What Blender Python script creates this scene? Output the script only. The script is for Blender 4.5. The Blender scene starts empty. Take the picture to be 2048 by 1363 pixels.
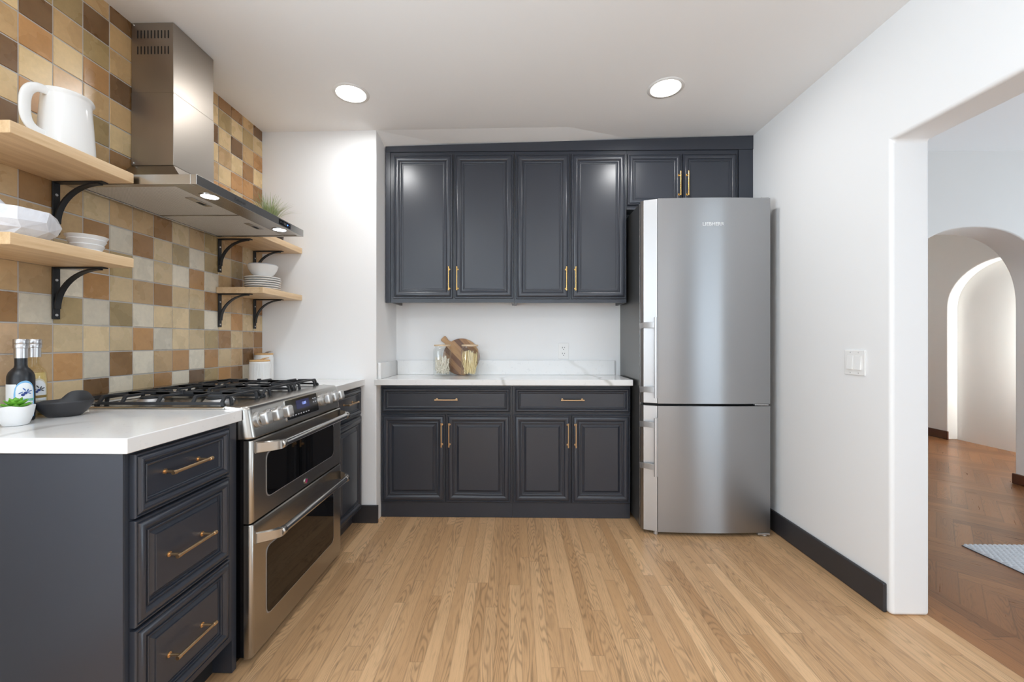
import bpy, bmesh, math, random
from mathutils import Vector, Matrix
random.seed(7)
S = bpy.context.scene
COL = S.collection
PI = math.pi
# ------------------------------------------------------------------ camera
cam_d = bpy.data.cameras.new('camera')
cam = bpy.data.objects.new('camera', cam_d); COL.objects.link(cam)
cam.location = (0, 0, 1.155)
cam.rotation_euler = (PI/2, 0, math.radians(1.0))
cam_d.sensor_width = 36.0; cam_d.lens = 832/2048*36
cam_d.shift_x = 0.00465; cam_d.shift_y = 0.00024
cam_d.clip_start = 0.02
S.camera = cam
# ------------------------------------------------------------------ exposure, world, daylight
S.view_settings.view_transform = 'Standard'; S.view_settings.look = 'None'
S.view_settings.gamma = 1.0; S.view_settings.use_curve_mapping = False
S.view_settings.exposure = 0.06
S.cycles.max_bounces = 12; S.cycles.diffuse_bounces = 7; S.cycles.glossy_bounces = 5
S.cycles.transparent_max_bounces = 16; S.cycles.caustics_reflective = False; S.cycles.caustics_refractive = False
W = bpy.data.worlds.new('World'); S.world = W; W.use_nodes = True
W.node_tree.nodes['Background'].inputs[0].default_value = (0.75, 0.86, 1.0, 1)
W.node_tree.nodes['Background'].inputs[1].default_value = 1.0

def area_light(name, loc, rot, sx, sy, power, color=(1, 1, 1), spread=None):
    d = bpy.data.lights.new(name, 'AREA'); d.shape = 'RECTANGLE'; d.size = sx; d.size_y = sy
    d.energy = power; d.color = color
    if spread: d.spread = math.radians(spread)
    o = bpy.data.objects.new(name, d); COL.objects.link(o); o.location = loc; o.rotation_euler = rot
    return o
# daylight through the windows behind the camera (kitchen and hall); side and door fills added
DAY = (0.80, 0.905, 1.0)
area_light('daylight_kitchen', (0.0, -2.62, 1.40), (PI/2+math.radians(18), 0, 0), 2.2, 1.5, 30, DAY)
area_light('added_side_daylight', (-1.98, -0.35, 1.50), (PI/2+math.radians(32), 0, -PI/2), 1.4, 1.3, 112, DAY)  # fill added behind an unseen side window, brightens right wall and ceiling
area_light('daylight_hall', (3.45, -2.62, 1.3), (PI/2, 0, 0), 1.15, 2.0, 30, DAY)
area_light('added_hall_door_daylight', (5.42, 1.7, 1.1), (PI/2+math.radians(10), 0, PI/2), 1.7, 2.0, 54, DAY)  # fill added behind an unseen hall door, lights the hall from the side
LAMP_W = 4.6
LAMP_COL = (0.97, 0.985, 1.0)

# ------------------------------------------------------------------ materials
def lin(c):
    return tuple(((v/255)/12.92 if v/255 <= 0.04045 else ((v/255+0.055)/1.055)**2.4) for v in c[:3])
class NT:
    def __init__(s, name):
        s.m = bpy.data.materials.new(name); s.m.use_nodes = True
        s.t = s.m.node_tree; s.b = s.t.nodes['Principled BSDF']; s.out = s.t.nodes['Material Output']
    def n(s, typ, **kw):
        nd = s.t.nodes.new(typ)
        for k, v in kw.items():
            if k.startswith('i_'):
                key = k[2:]; key = int(key) if key.isdigit() else key
                nd.inputs[key].default_value = v
            else: setattr(nd, k, v)
        return nd
    def l(s, a, b): s.t.links.new(a, b)
    def math(s, op, a, b=None, c=None):
        nd = s.n('ShaderNodeMath', operation=op)
        for i, v in enumerate((a, b, c)):
            if v is None: continue
            if hasattr(v, 'links'): s.l(v, nd.inputs[i])
            else: nd.inputs[i].default_value = v
        return nd.outputs[0]
    def ramp(s, fac, stops):
        r = s.n('ShaderNodeValToRGB'); e = r.color_ramp.elements
        while len(e) < len(stops): e.new(0.5)
        for q, (p, c) in zip(e, stops):
            q.position = p; q.color = (*c, 1) if len(c) == 3 else c
        s.l(fac, r.inputs[0]); return r.outputs[0]
    def mix(s, fac, a, b, mode='MIX'):
        nd = s.n('ShaderNodeMix', data_type='RGBA', blend_type=mode)
        for i, v in ((0, fac), (6, a), (7, b)):
            if hasattr(v, 'links'): s.l(v, nd.inputs[i])
            else: nd.inputs[i].default_value = v if i == 0 else ((*v, 1) if len(v) == 3 else v)
        return nd.outputs[2]
    def coord(s, kind='Object', scale=(1, 1, 1), rot=(0, 0, 0)):
        tc = s.n('ShaderNodeTexCoord'); mp = s.n('ShaderNodeMapping')
        mp.inputs['Scale'].default_value = scale; mp.inputs['Rotation'].default_value = rot
        s.l(tc.outputs[kind], mp.inputs[0]); return mp.outputs[0]
    def noise(s, vec, scale, detail=3, rough=0.5, dist=0.0):
        nd = s.n('ShaderNodeTexNoise'); nd.inputs['Scale'].default_value = scale
        nd.inputs['Detail'].default_value = detail; nd.inputs['Roughness'].default_value = rough
        nd.inputs['Distortion'].default_value = dist
        if vec is not None: s.l(vec, nd.inputs['Vector'])
        return nd.outputs[0]
    def bump(s, h, strength=0.2, dist=0.01):
        b = s.n('ShaderNodeBump'); b.inputs['Strength'].default_value = strength; b.inputs['Distance'].default_value = dist
        s.l(h, b.inputs['Height']); s.l(b.outputs[0], s.b.inputs['Normal']); return b
def mat(name, rgb, rough=0.5, metal=0.0, spec=0.5, coat=0.0, emit=None, estr=0.0, bump=None, lum=None):
    k = NT(name); b = k.b
    b.inputs['Base Color'].default_value = (*lin(rgb), 1)
    b.inputs['Roughness'].default_value = rough; b.inputs['Metallic'].default_value = metal
    b.inputs['Specular IOR Level'].default_value = spec
    b.inputs['Coat Weight'].default_value = coat
    if emit:
        b.inputs['Emission Color'].default_value = (*lin(emit), 1); b.inputs['Emission Strength'].default_value = estr
    if bump:
        sc, st = bump
        k.bump(k.noise(k.coord(), sc, 4), st, 0.004)
    return k.m
M = {}
M['wall'] = mat('wall_paint', (239, 240, 241), 0.75, bump=(9, 0.12))
M['wall_hall'] = mat('hall_plaster', (229, 228, 226), 0.8, bump=(6, 0.25))
M['ceil'] = mat('ceiling_paint', (247, 248, 249), 0.85, bump=(12, 0.05))
def cabinet_mat():
    k = NT('charcoal_cabinet_paint')
    k.b.inputs['Base Color'].default_value = (*lin((50, 54, 63)), 1)
    k.b.inputs['Roughness'].default_value = 0.30; k.b.inputs['Specular IOR Level'].default_value = 0.6
    return k.m
M['cab'] = cabinet_mat()
M['base_dark'] = mat('baseboard_dark_paint', (50, 49, 52), 0.45)
M['black_gap'] = mat('dark_interior', (18, 18, 20), 0.8)
def steel(name, rgb, rough, axis, var=0.012, aniso=0.0, arot=0.0):
    k = NT(name); b = k.b
    b.inputs['Metallic'].default_value = 1.0
    b.inputs['Base Color'].default_value = (*lin(rgb), 1); b.inputs['Roughness'].default_value = rough
    if aniso:
        b.inputs['Anisotropic'].default_value = aniso; b.inputs['Anisotropic Rotation'].default_value = arot
        tg = k.n('ShaderNodeTangent', direction_type='RADIAL', axis='Z'); k.l(tg.outputs[0], b.inputs['Tangent'])
    return k.m
M['steel'] = steel('brushed_steel', (186, 183, 178), 0.27, 'y')
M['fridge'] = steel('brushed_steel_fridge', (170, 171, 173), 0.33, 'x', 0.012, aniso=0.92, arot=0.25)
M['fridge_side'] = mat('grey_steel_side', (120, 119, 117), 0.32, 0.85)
M['alu'] = mat('satin_aluminium', (196, 196, 197), 0.42, 0.85)
M['polished'] = mat('polished_steel', (205, 205, 205), 0.16, 1.0)
M['badge_alu'] = mat('bright_badge_metal', (232, 233, 234), 0.45, 0.3)
M['knobsteel'] = mat('satin_knob', (216, 216, 215), 0.33, 0.8)
M['steel_top'] = steel('cooktop_steel', (186, 184, 178), 0.2, 'y')
M['black_glass'] = mat('black_oven_glass', (6, 6, 7), 0.04, 0, 0.6)
M['black_plastic'] = mat('black_panel', (14, 14, 17), 0.15)
M['iron'] = mat('cast_iron', (40, 42, 46), 0.5, 0.0, 0.5)
M['iron_bracket'] = mat('black_iron_bracket', (22, 23, 26), 0.45)
M['brass'] = mat('brushed_brass', (228, 190, 122), 0.26, 1.0)
M['brass_dark'] = mat('champagne_brass', (226, 192, 150), 0.28, 1.0)
M['ceramic'] = mat('white_ceramic', (228, 228, 227), 0.12, 0, 0.5)
M['ceramic_matt'] = mat('white_matt_ceramic', (224, 225, 226), 0.4)
M['ceramic_grey'] = mat('pale_grey_glaze', (196, 198, 204), 0.15)
M['black_stone'] = mat('black_matt_stoneware', (46, 46, 49), 0.45)
M['plastic_white'] = mat('white_switch_plastic', (238, 238, 237), 0.3)
M['slot'] = mat('dark_slot', (70, 70, 70), 0.6)
M['text_dark'] = mat('dark_print', (60, 60, 62), 0.5)
M['red'] = mat('red_print', (190, 60, 80), 0.4)
M['badge'] = mat('ruby_badge', (150, 40, 90), 0.2)
M['blue_led'] = mat('blue_led', (60, 110, 255), 0.3, emit=(70, 120, 255), estr=4)
M['blue_disp'] = mat('blue_display', (20, 25, 70), 0.2, emit=(60, 80, 190), estr=0.06)
M['lamp'] = mat('lamp_diffuser', (255, 255, 255), 0.5, emit=(255, 246, 232), estr=14)
M['led'] = mat('hood_led', (255, 255, 255), 0.5, emit=(232, 242, 255), estr=18)
M['soil'] = mat('dark_soil', (50, 38, 30), 0.9)
M['pot_dark'] = mat('dark_brown_pot', (66, 52, 44), 0.6)
M['mahogany'] = mat('mahogany_skirting', (74, 40, 26), 0.25, coat=0.3)
M['rug'] = mat('woven_grey_wool', (196, 198, 202), 0.95, spec=0.1)
M['rug_edge'] = mat('rug_dark_backing', (60, 64, 76), 0.9)
M['cap'] = mat('pewter_cap', (196, 196, 198), 0.3, 1.0)
M['bottle_dark'] = mat('matt_dark_bottle', (24, 27, 33), 0.32)
M['label_blue'] = mat('label_blue', (120, 178, 222), 0.5)
M['label_white'] = mat('label_white', (228, 232, 236), 0.5)
M['label_cream'] = mat('label_cream', (214, 206, 184), 0.5)
M['label_green'] = mat('label_teal_band', (120, 178, 168), 0.5)
M['label_gold'] = mat('label_gold_band', (150, 124, 62), 0.5)
M['olive_blue'] = mat('label_olive_ink', (40, 62, 130), 0.5)
M['leaf_ink'] = mat('label_leaf_ink', (62, 100, 165), 0.5)
M['pasta_white'] = mat('white_pasta', (238, 232, 218), 0.5)
M['pasta_yellow'] = mat('yellow_pasta', (240, 222, 172), 0.45)
M['grout'] = mat('grey_grout', (186, 182, 178), 0.85)

def glass_mat(name, tint=(1, 1, 1), refl=1.0):
    k = NT(name); t = k.t
    t.nodes.remove(k.b)
    tr = k.n('ShaderNodeBsdfTransparent'); tr.inputs[0].default_value = (*tint, 1)
    gl = k.n('ShaderNodeBsdfGlossy'); gl.inputs[0].default_value = (1, 1, 1, 1); gl.inputs['Roughness'].default_value = 0.02
    fr = k.n('ShaderNodeFresnel'); fr.inputs[0].default_value = 1.45
    geo = k.n('ShaderNodeNewGeometry'); ff = k.math('MULTIPLY', fr.outputs[0], k.math('SUBTRACT', refl, k.math('MULTIPLY', geo.outputs['Backfacing'], refl)))
    mx = k.n('ShaderNodeMixShader'); k.l(ff, mx.inputs[0])
    k.l(tr.outputs[0], mx.inputs[1]); k.l(gl.outputs[0], mx.inputs[2]); k.l(mx.outputs[0], k.out.inputs[0])
    return k.m
M['glass'] = glass_mat('clear_glass', (0.985, 0.992, 0.99))
M['glass_oil'] = glass_mat('yellowish_bottle_glass', (0.95, 0.92, 0.80))
M['pane'] = glass_mat('window_pane', (0.97, 0.98, 0.98), 0.5)

def quartz():
    k = NT('white_quartz'); c = k.coord()
    w = k.n('ShaderNodeTexWave', wave_type='BANDS', bands_direction='DIAGONAL')
    w.inputs['Scale'].default_value = 1.1; w.inputs['Distortion'].default_value = 9.0
    w.inputs['Detail'].default_value = 4; w.inputs['Detail Scale'].default_value = 0.9
    k.l(c, w.inputs['Vector'])
    vein = k.ramp(w.outputs['Fac'], [(0.0, (1, 1, 1)), (0.022, (0.25, 0.25, 0.25)), (0.06, (0, 0, 0))])
    msk = k.ramp(k.noise(c, 2.2, 2), [(0.42, (0, 0, 0)), (0.62, (1, 1, 1))])
    sp = k.ramp(k.noise(c, 48, 3, 0.6), [(0.60, (0, 0, 0)), (0.72, (1, 1, 1))])
    cl = k.noise(c, 3.0, 4)
    base = k.mix(cl, lin((226, 227, 228)), lin((236, 236, 235)))
    base = k.mix(k.math('MULTIPLY', k.math('MULTIPLY', vein, msk), 0.6), base, lin((165, 163, 155)))
    base = k.mix(k.math('MULTIPLY', sp, 0.16), base, lin((160, 162, 168)))
    k.l(base, k.b.inputs['Base Color'])
    k.b.inputs['Roughness'].default_value = 0.12
    return k.m
M['quartz'] = quartz()
def tile_mat():
    k = NT('glazed_terracotta_tile')
    a = k.n('ShaderNodeAttribute', attribute_name='tile_col')
    c = k.coord()
    n1 = k.noise(c, 11, 2, 0.5); n2 = k.noise(c, 70, 3, 0.55); n3 = k.noise(c, 5, 3)
    v = k.math('ADD', k.math('MULTIPLY_ADD', n1, 0.58, 0.49), k.math('MULTIPLY_ADD', n2, 0.26, 0.11))
    comb = k.n('ShaderNodeCombineColor')
    for i in range(3): k.l(v, comb.inputs[i])
    col = k.mix(1.0, a.outputs['Color'], comb.outputs[0], 'MULTIPLY')
    col = k.mix(k.math('MULTIPLY', k.ramp(n1, [(0.25, (0, 0, 0)), (0.8, (1, 1, 1))]), 0.18), col, lin((176, 150, 112)))
    k.l(col, k.b.inputs['Base Color'])
    k.l(k.math('MULTIPLY_ADD', n1, 0.25, 0.16), k.b.inputs['Roughness'])
    k.bump(n3, 0.22, 0.006)
    return k.m
M['tile'] = tile_mat()
def wood_mat(name, light, dark, axis, rough=0.4, gs=1.0, contrast=1.0, streak=None):
    k = NT(name)
    sc = {'x': (1.5, 22, 22), 'y': (22, 1.5, 22), 'z': (22, 22, 1.5)}[axis]
    sc = tuple(v*gs for v in sc)
    c = k.coord(scale=sc)
    n = k.noise(c, 1.6, 5, 0.6, 0.6); f = k.noise(k.coord(scale=tuple(v*4 for v in sc)), 1.5, 3)
    v = k.math('ADD', k.math('MULTIPLY', n, 0.75), k.math('MULTIPLY', f, 0.25))
    col = k.ramp(v, [(0.5-0.2/contrast, lin(dark)), (0.5+0.12/contrast, lin(light))])
    if streak:
        s = k.ramp(k.noise(c, 0.35, 2), [(0.52, (0, 0, 0)), (0.66, (1, 1, 1))])
        col = k.mix(k.math('MULTIPLY', s, 0.55), col, lin(streak))
    k.l(col, k.b.inputs['Base Color'])
    k.b.inputs['Roughness'].default_value = rough
    k.bump(v, 0.08, 0.002)
    return k.m
M['maple'] = wood_mat('pale_maple', (224, 196, 158), (198, 164, 122), 'y', 0.42)
M['maple_end'] = mat('maple_end_grain', (205, 190, 165), 0.6)
def acacia():
    k = NT('acacia_board'); c = k.coord(rot=(0, math.radians(45), 0)); sp = k.n('ShaderNodeSeparateXYZ'); k.l(c, sp.inputs[0])
    st = k.math('FLOOR', k.math('DIVIDE', sp.outputs[0], 0.034)); wn = k.n('ShaderNodeTexWhiteNoise', noise_dimensions='1D'); k.l(st, wn.inputs['W'])
    mp = k.n('ShaderNodeMapping'); mp.inputs['Scale'].default_value = (60, 60, 4); k.l(c, mp.inputs[0])
    g = k.noise(mp.outputs[0], 1.6, 4, 0.6, 0.6)
    col = k.ramp(k.math('ADD', k.math('MULTIPLY', wn.outputs[0], 0.62), k.math('MULTIPLY', g, 0.38)), [(0.15, lin((104, 70, 50))), (0.5, lin((156, 112, 74))), (0.85, lin((204, 162, 112)))])
    k.l(col, k.b.inputs['Base Color']); k.b.inputs['Roughness'].default_value = 0.42; return k.m
M['acacia'] = acacia()
M['lidwood'] = wood_mat('bamboo_lid', (222, 184, 130), (196, 152, 100), 'x', 0.45)
M['lidpale'] = wood_mat('pale_wood_lid', (222, 200, 170), (200, 176, 146), 'x', 0.45)
def plank_mat(name, light, dark, rough, seam=0.35):
    """boards: UV x = metres across, y = metres along; attribute 'pk' = (tone, offset, halfwidth)"""
    k = NT(name)
    uv = k.n('ShaderNodeUVMap', uv_map='UVMap')
    at = k.n('ShaderNodeAttribute', attribute_name='pk'); sp = k.n('ShaderNodeSeparateColor'); k.l(at.outputs['Color'], sp.inputs[0])
    tone, off = sp.outputs[0], sp.outputs[1]
    sx = k.n('ShaderNodeSeparateXYZ'); k.l(uv.outputs[0], sx.inputs[0])
    def vec(mx, my, ox=0):
        cb = k.n('ShaderNodeCombineXYZ')
        k.l(k.math('MULTIPLY', sx.outputs[0], mx), cb.inputs[0]); k.l(k.math('MULTIPLY', sx.outputs[1], my), cb.inputs[1])
        k.l(k.math('MULTIPLY_ADD', off, 60.0, ox), cb.inputs[2]); return cb.outputs[0]
    g1 = k.noise(vec(95, 3.2), 1.0, 4, 0.6, 0.5)
    # cathedral figure: distorted rings
    dn = k.noise(vec(12, 1.3, 7), 1.0, 2, 0.45)
    ring = k.math('SINE', k.math('MULTIPLY', dn, 165.0))
    ring = k.math('POWER', k.math('MULTIPLY_ADD', ring, 0.5, 0.5), 2.6)
    pores = k.ramp(k.noise(vec(420, 16, 3), 1.0, 2, 0.5), [(0.55, (0, 0, 0)), (0.72, (1, 1, 1))])
    msk = k.ramp(k.noise(vec(9, 1.0, 21), 1.0, 2), [(0.42, (0, 0, 0)), (0.58, (1, 1, 1))])
    tonec = k.ramp(tone, [(0.0, lin(dark)), (0.55, tuple((a+b)/2 for a, b in zip(lin(dark), lin(light)))), (1.0, lin(light))])
    v = k.math('MULTIPLY_ADD', g1, 0.34, 0.83)
    v = k.math('SUBTRACT', v, k.math('MULTIPLY', k.math('MULTIPLY', ring, msk), 0.32))
    v = k.math('SUBTRACT', v, k.math('MULTIPLY', pores, 0.20))
    # seam: distance to plank edge along UV (uv z unavailable -> second uv layer holds 0..1)
    u2 = k.n('ShaderNodeUVMap', uv_map='edge'); s2 = k.n('ShaderNodeSeparateXYZ'); k.l(u2.outputs[0], s2.inputs[0])
    e = k.math('MINIMUM', s2.outputs[0], s2.outputs[1])
    sm = k.ramp(e, [(0.0, (1-seam,)*3), (0.0011, (1, 1, 1))])
    cb = k.n('ShaderNodeCombineColor')
    for i in range(3): k.l(v, cb.inputs[i])
    col = k.mix(1.0, tonec, cb.outputs[0], 'MULTIPLY'); col = k.mix(1.0, col, sm, 'MULTIPLY')
    k.l(col, k.b.inputs['Base Color'])
    k.l(k.math('MULTIPLY_ADD', g1, 0.14, rough-0.07), k.b.inputs['Roughness'])
    k.b.inputs['Specular IOR Level'].default_value = 0.42
    k.bump(v, 0.06, 0.002)
    return k.m
M['oak'] = plank_mat('oak_strip_floor', (226, 186, 142), (184, 142, 100), 0.34, 0.2)
M['oak_dark'] = plank_mat('walnut_stained_floor', (160, 110, 68), (110, 70, 40), 0.3)
def filter_mat():
    k = NT('hood_mesh_filter'); c = k.coord(scale=(1, 1, 1))
    v = k.n('ShaderNodeTexVoronoi'); v.inputs['Scale'].default_value = 210; v.inputs['Randomness'].default_value = 0.0
    k.l(c, v.inputs['Vector'])
    d = k.ramp(v.outputs['Distance'], [(0.30, lin((96, 94, 90))), (0.42, lin((232, 230, 226)))])
    k.l(d, k.b.inputs['Base Color']); k.b.inputs['Metallic'].default_value = 0.25; k.b.inputs['Roughness'].default_value = 0.5
    return k.m
M['filter'] = filter_mat()
def marble():
    k = NT('white_marble'); c = k.coord()
    n = k.noise(c, 9, 5, 0.6, 1.5)
    k.l(k.ramp(n, [(0.3, lin((196, 198, 206))), (0.5, lin((218, 221, 228))), (0.7, lin((208, 209, 215)))]), k.b.inputs['Base Color'])
    k.b.inputs['Roughness'].default_value = 0.35; return k.m
M['marble'] = marble()
def leaf(name, a, b):
    k = NT(name); k.l(k.mix(k.noise(k.coord(), 30, 2), lin(a), lin(b)), k.b.inputs['Base Color']); k.b.inputs['Roughness'].default_value = 0.5; return k.m
M['succ'] = leaf('succulent_green', (84, 150, 40), (128, 196, 70))
M['grass'] = leaf('grass_green', (98, 124, 66), (176, 190, 140))
M['grass_pale'] = leaf('grass_pale', (196, 196, 160), (150, 168, 110))

# ------------------------------------------------------------------ mesh helpers
class MB:
    def __init__(s): s.v = []; s.f = []; s.mi = []; s.fl = []
    def add(s, vs, fs, mi=0, flat=False):
        o = len(s.v); s.v += [tuple(p) for p in vs]
        for f in fs: s.f.append(tuple(i+o for i in f)); s.mi.append(mi); s.fl.append(flat)
        return s
    def box(s, x0, x1, y0, y1, z0, z1, mi=0):
        vs = [(x, y, z) for z in (z0, z1) for y in (y0, y1) for x in (x0, x1)]
        return s.add(vs, [(0, 2, 3, 1), (4, 5, 7, 6), (0, 1, 5, 4), (2, 6, 7, 3), (0, 4, 6, 2), (1, 3, 7, 5)], mi)
    def prism(s, poly, axis, a, b, mi=0):
        n = len(poly)
        def P(p, t): return {'x': (t, p[0], p[1]), 'y': (p[0], t, p[1]), 'z': (p[0], p[1], t)}[axis]
        vs = [P(p, a) for p in poly]+[P(p, b) for p in poly]
        fs = [tuple(range(n))[::-1], tuple(range(n, 2*n))]+[(i, (i+1) % n, n+(i+1) % n, n+i) for i in range(n)]
        return s.add(vs, fs, mi)
    def tube(s, path, r, n=10, mi=0, closed=False, flatten=None):
        path = [Vector(p) for p in path]; m = len(path)
        rs = r if isinstance(r, (list, tuple)) else [r]*m
        up = None; vs = []
        for i, p in enumerate(path):
            if closed: t = (path[(i+1) % m]-path[i-1]).normalized()
            else: t = (path[min(i+1, m-1)]-path[max(i-1, 0)]).normalized()
            if up is None:
                up = Vector((0, 0, 1)) if abs(t.z) < 0.9 else Vector((1, 0, 0))
            sd = t.cross(up).normalized(); up = sd.cross(t).normalized()
            for j in range(n):
                a = 2*PI*j/n
                k1, k2 = (flatten if flatten else (1, 1))
                vs.append(p+sd*math.cos(a)*rs[i]*k1+up*math.sin(a)*rs[i]*k2)
        fs = []
        for i in range(m if closed else m-1):
            i2 = (i+1) % m
            for j in range(n):
                fs.append((i*n+j, i*n+(j+1) % n, i2*n+(j+1) % n, i2*n+j))
        if not closed: fs += [tuple(range(n))[::-1], tuple(range((m-1)*n, m*n))]
        return s.add(vs, fs, mi)
    def cyl(s, p0, p1, r, n=20, mi=0, r1=None): return s.tube([p0, p1], [r, r if r1 is None else r1], n, mi)
    def bar(s, path, w, h, mi=0, up=(0, 0, 1)):
        """rectangular bar swept on a path: w sideways, h along up"""
        path = [Vector(p) for p in path]; m = len(path); U = Vector(up); vs = []
        for i, p in enumerate(path):
            t = (path[min(i+1, m-1)]-path[max(i-1, 0)]).normalized()
            sd = t.cross(U)
            if sd.length < 1e-4: sd = t.cross(Vector((1, 0, 0)))
            sd.normalize(); u = sd.cross(t).normalized()
            for a, b in ((-1, -1), (1, -1), (1, 1), (-1, 1)): vs.append(p+sd*a*w/2+u*b*h/2)
        fs = [(i*4+j, i*4+(j+1) % 4, i*4+4+(j+1) % 4, i*4+4+j) for i in range(m-1) for j in range(4)]
        fs += [(3, 2, 1, 0), tuple(range((m-1)*4, m*4))]
        return s.add(vs, fs, mi)
    def lathe(s, prof, c=(0, 0, 0), n=40, mi=0, fn=None, axis='z', close=True):
        vs = []; m = len(prof)
        for i, (r, z) in enumerate(prof):
            for j in range(n):
                a = 2*PI*j/n; rr, zz = (fn(r, z, a, i) if fn else (r, z))
                x, y = rr*math.cos(a), rr*math.sin(a)
                if axis == 'z': vs.append((c[0]+x, c[1]+y, c[2]+zz))
                elif axis == 'x': vs.append((c[0]+zz, c[1]+x, c[2]+y))
                else: vs.append((c[0]+x, c[1]+zz, c[2]+y))
        fs = [(i*n+j, i*n+(j+1) % n, (i+1)*n+(j+1) % n, (i+1)*n+j) for i in range(m-1) for j in range(n)]
        if close:
            if prof[0][0] > 1e-6: fs.append(tuple(range(n))[::-1])
            if prof[-1][0] > 1e-6: fs.append(tuple(range((m-1)*n, m*n)))
        return s.add(vs, fs, mi)
    def ell(s, c, r, n=14, m=9, mi=0):
        prof = [(math.sin(PI*i/m), -math.cos(PI*i/m)) for i in range(m+1)]
        vs = []; 
        for (q, z) in prof:
            for j in range(n):
                a = 2*PI*j/n; vs.append((c[0]+r[0]*q*math.cos(a), c[1]+r[1]*q*math.sin(a), c[2]+r[2]*z))
        fs = [(i*n+j, i*n+(j+1) % n, (i+1)*n+(j+1) % n, (i+1)*n+j) for i in range(m) for j in range(n)]
        return s.add(vs, fs, mi)
    def panel(s, o, u, v, nrm, w, h, prof, mi=0):
        """nested mitred rings: prof = [(inset, depth)...] starting at the back edge"""
        o, u, v, nrm = Vector(o), Vector(u), Vector(v), Vector(nrm); vs = []
        for (i, d) in prof:
            for a, b in ((i, i), (w-i, i), (w-i, h-i), (i, h-i)): vs.append(o+u*a+v*b+nrm*d)
        fs = [(k*4+j, k*4+(j+1) % 4, k*4+4+(j+1) % 4, k*4+4+j) for k in range(len(prof)-1) for j in range(4)]
        fs += [(3, 2, 1, 0), tuple(range((len(prof)-1)*4, len(prof)*4))]
        return s.add(vs, fs, mi)
    def xf(s, mtx):
        s.v = [tuple(mtx @ Vector(p)) for p in s.v]; return s
    def build(s, name, mats, parent=None, bevel=0, seg=2, smooth=True, angle=32, world=True, bang=40, recalc=True):
        if not isinstance(mats, (list, tuple)): mats = [mats]
        me = bpy.data.meshes.new(name)
        off = Vector((0, 0, 0))
        if parent is not None and world:
            r = parent
            while r.parent: r = r.parent
            off = r.location
        me.from_pydata([(p[0]-off.x, p[1]-off.y, p[2]-off.z) for p in s.v], [], s.f)
        for m in mats: me.materials.append(m)
        for p, k in zip(me.polygons, s.mi): p.material_index = k
        bm = bmesh.new(); bm.from_mesh(me)
        bmesh.ops.remove_doubles(bm, verts=bm.verts, dist=1e-6)
        if recalc: bmesh.ops.recalc_face_normals(bm, faces=bm.faces)
        bm.to_mesh(me); bm.free()
        if smooth:
            for p in me.polygons: p.use_smooth = True
            me.set_sharp_from_angle(angle=math.radians(angle))
        o = bpy.data.objects.new(name, me); COL.objects.link(o)
        if parent is not None: o.parent = parent
        if bevel:
            b = o.modifiers.new('bevel', 'BEVEL'); b.width = bevel; b.segments = seg; b.limit_method = 'ANGLE'
            b.angle_limit = math.radians(bang); b.harden_normals = True
        return o
def thing(name, label, cat, loc=(0, 0, 0), group=None, rz=0.0):
    o = bpy.data.objects.new(name, None); COL.objects.link(o); o.location = loc; o.rotation_euler = (0, 0, rz)
    o.empty_display_size = 0.05
    return tag(o, label, cat, group)
def tag(o, label, cat, group=None, kind=None):
    o['label'] = label; o['category'] = cat
    if group: o['group'] = group
    if kind: o['kind'] = kind
    return o
def struct(o, label=None, cat=None):
    o['kind'] = 'structure'
    if label: o['label'] = label; o['category'] = cat
    return o
def text(name, body, size, m, parent, loc, rot, extrude=0.0003, align='CENTER', world=True):
    c = bpy.data.curves.new(name, 'FONT'); c.body = body; c.size = size; c.extrude = extrude
    c.align_x = align; c.align_y = 'CENTER'; c.resolution_u = 3
    t = bpy.data.objects.new(name+'_tmp', c); COL.objects.link(t)
    dg = bpy.context.evaluated_depsgraph_get(); dg.update()
    me = bpy.data.meshes.new_from_object(t.evaluated_get(dg)); bpy.data.objects.remove(t)
    me.materials.clear(); me.materials.append(m)
    mx = Matrix.Translation(loc) @ rot.to_4x4()
    me.transform(mx)
    o = bpy.data.objects.new(name, me); COL.objects.link(o)
    if parent:
        o.parent = parent
        if world:
            r = parent
            while r.parent: r = r.parent
            me.transform(Matrix.Translation(-r.location))
    return o
def basis(xa, ya, za): return Matrix((xa, ya, za)).transposed()
R_FACE_X = basis((0, 1, 0), (0, 0, 1), (1, 0, 0))      # text facing +X, reads along +Y
R_FACE_NY = basis((1, 0, 0), (0, 0, 1), (0, -1, 0))    # text facing the camera (-Y)

# ------------------------------------------------------------------ room shell
def cz(x, y):
    z = 2.495+0.025*(x+1.615)/3.2
    if y > 2.64: z -= (y-2.64)*0.235*max(0.0, min(1.0, (1.585-x)/2.465))
    return z
def ceiling():
    xs = (-1.70, -0.88, 0.35, 1.60); ys = (-2.5, 2.64, 3.12)
    mb = MB(); vs = []
    for t in (0, 0.12):
        for y in ys:
            for x in xs: vs.append((x, y, cz(x, y)+t if t == 0 else 2.75))
    n = len(xs)*len(ys); fs = []
    for j in range(2):
        for i in range(3):
            a = j*4+i; fs.append((a, a+1, a+5, a+4)); b = a+n; fs.append((b, b+4, b+5, b+1))
    for a, b in [(0, 1), (1, 2), (2, 3), (3, 7), (7, 11), (11, 10), (10, 9), (9, 8), (8, 4), (4, 0)]:
        fs.append((a, b, b+n, a+n))
    mb.add(vs, fs); o = mb.build('ceiling', M['ceil'], smooth=False); struct(o)
ceiling()
struct(MB().box(1.745, 5.6, -2.5, 6.2, 2.594, 2.75).build('ceiling_hall', M['ceil']))
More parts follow.
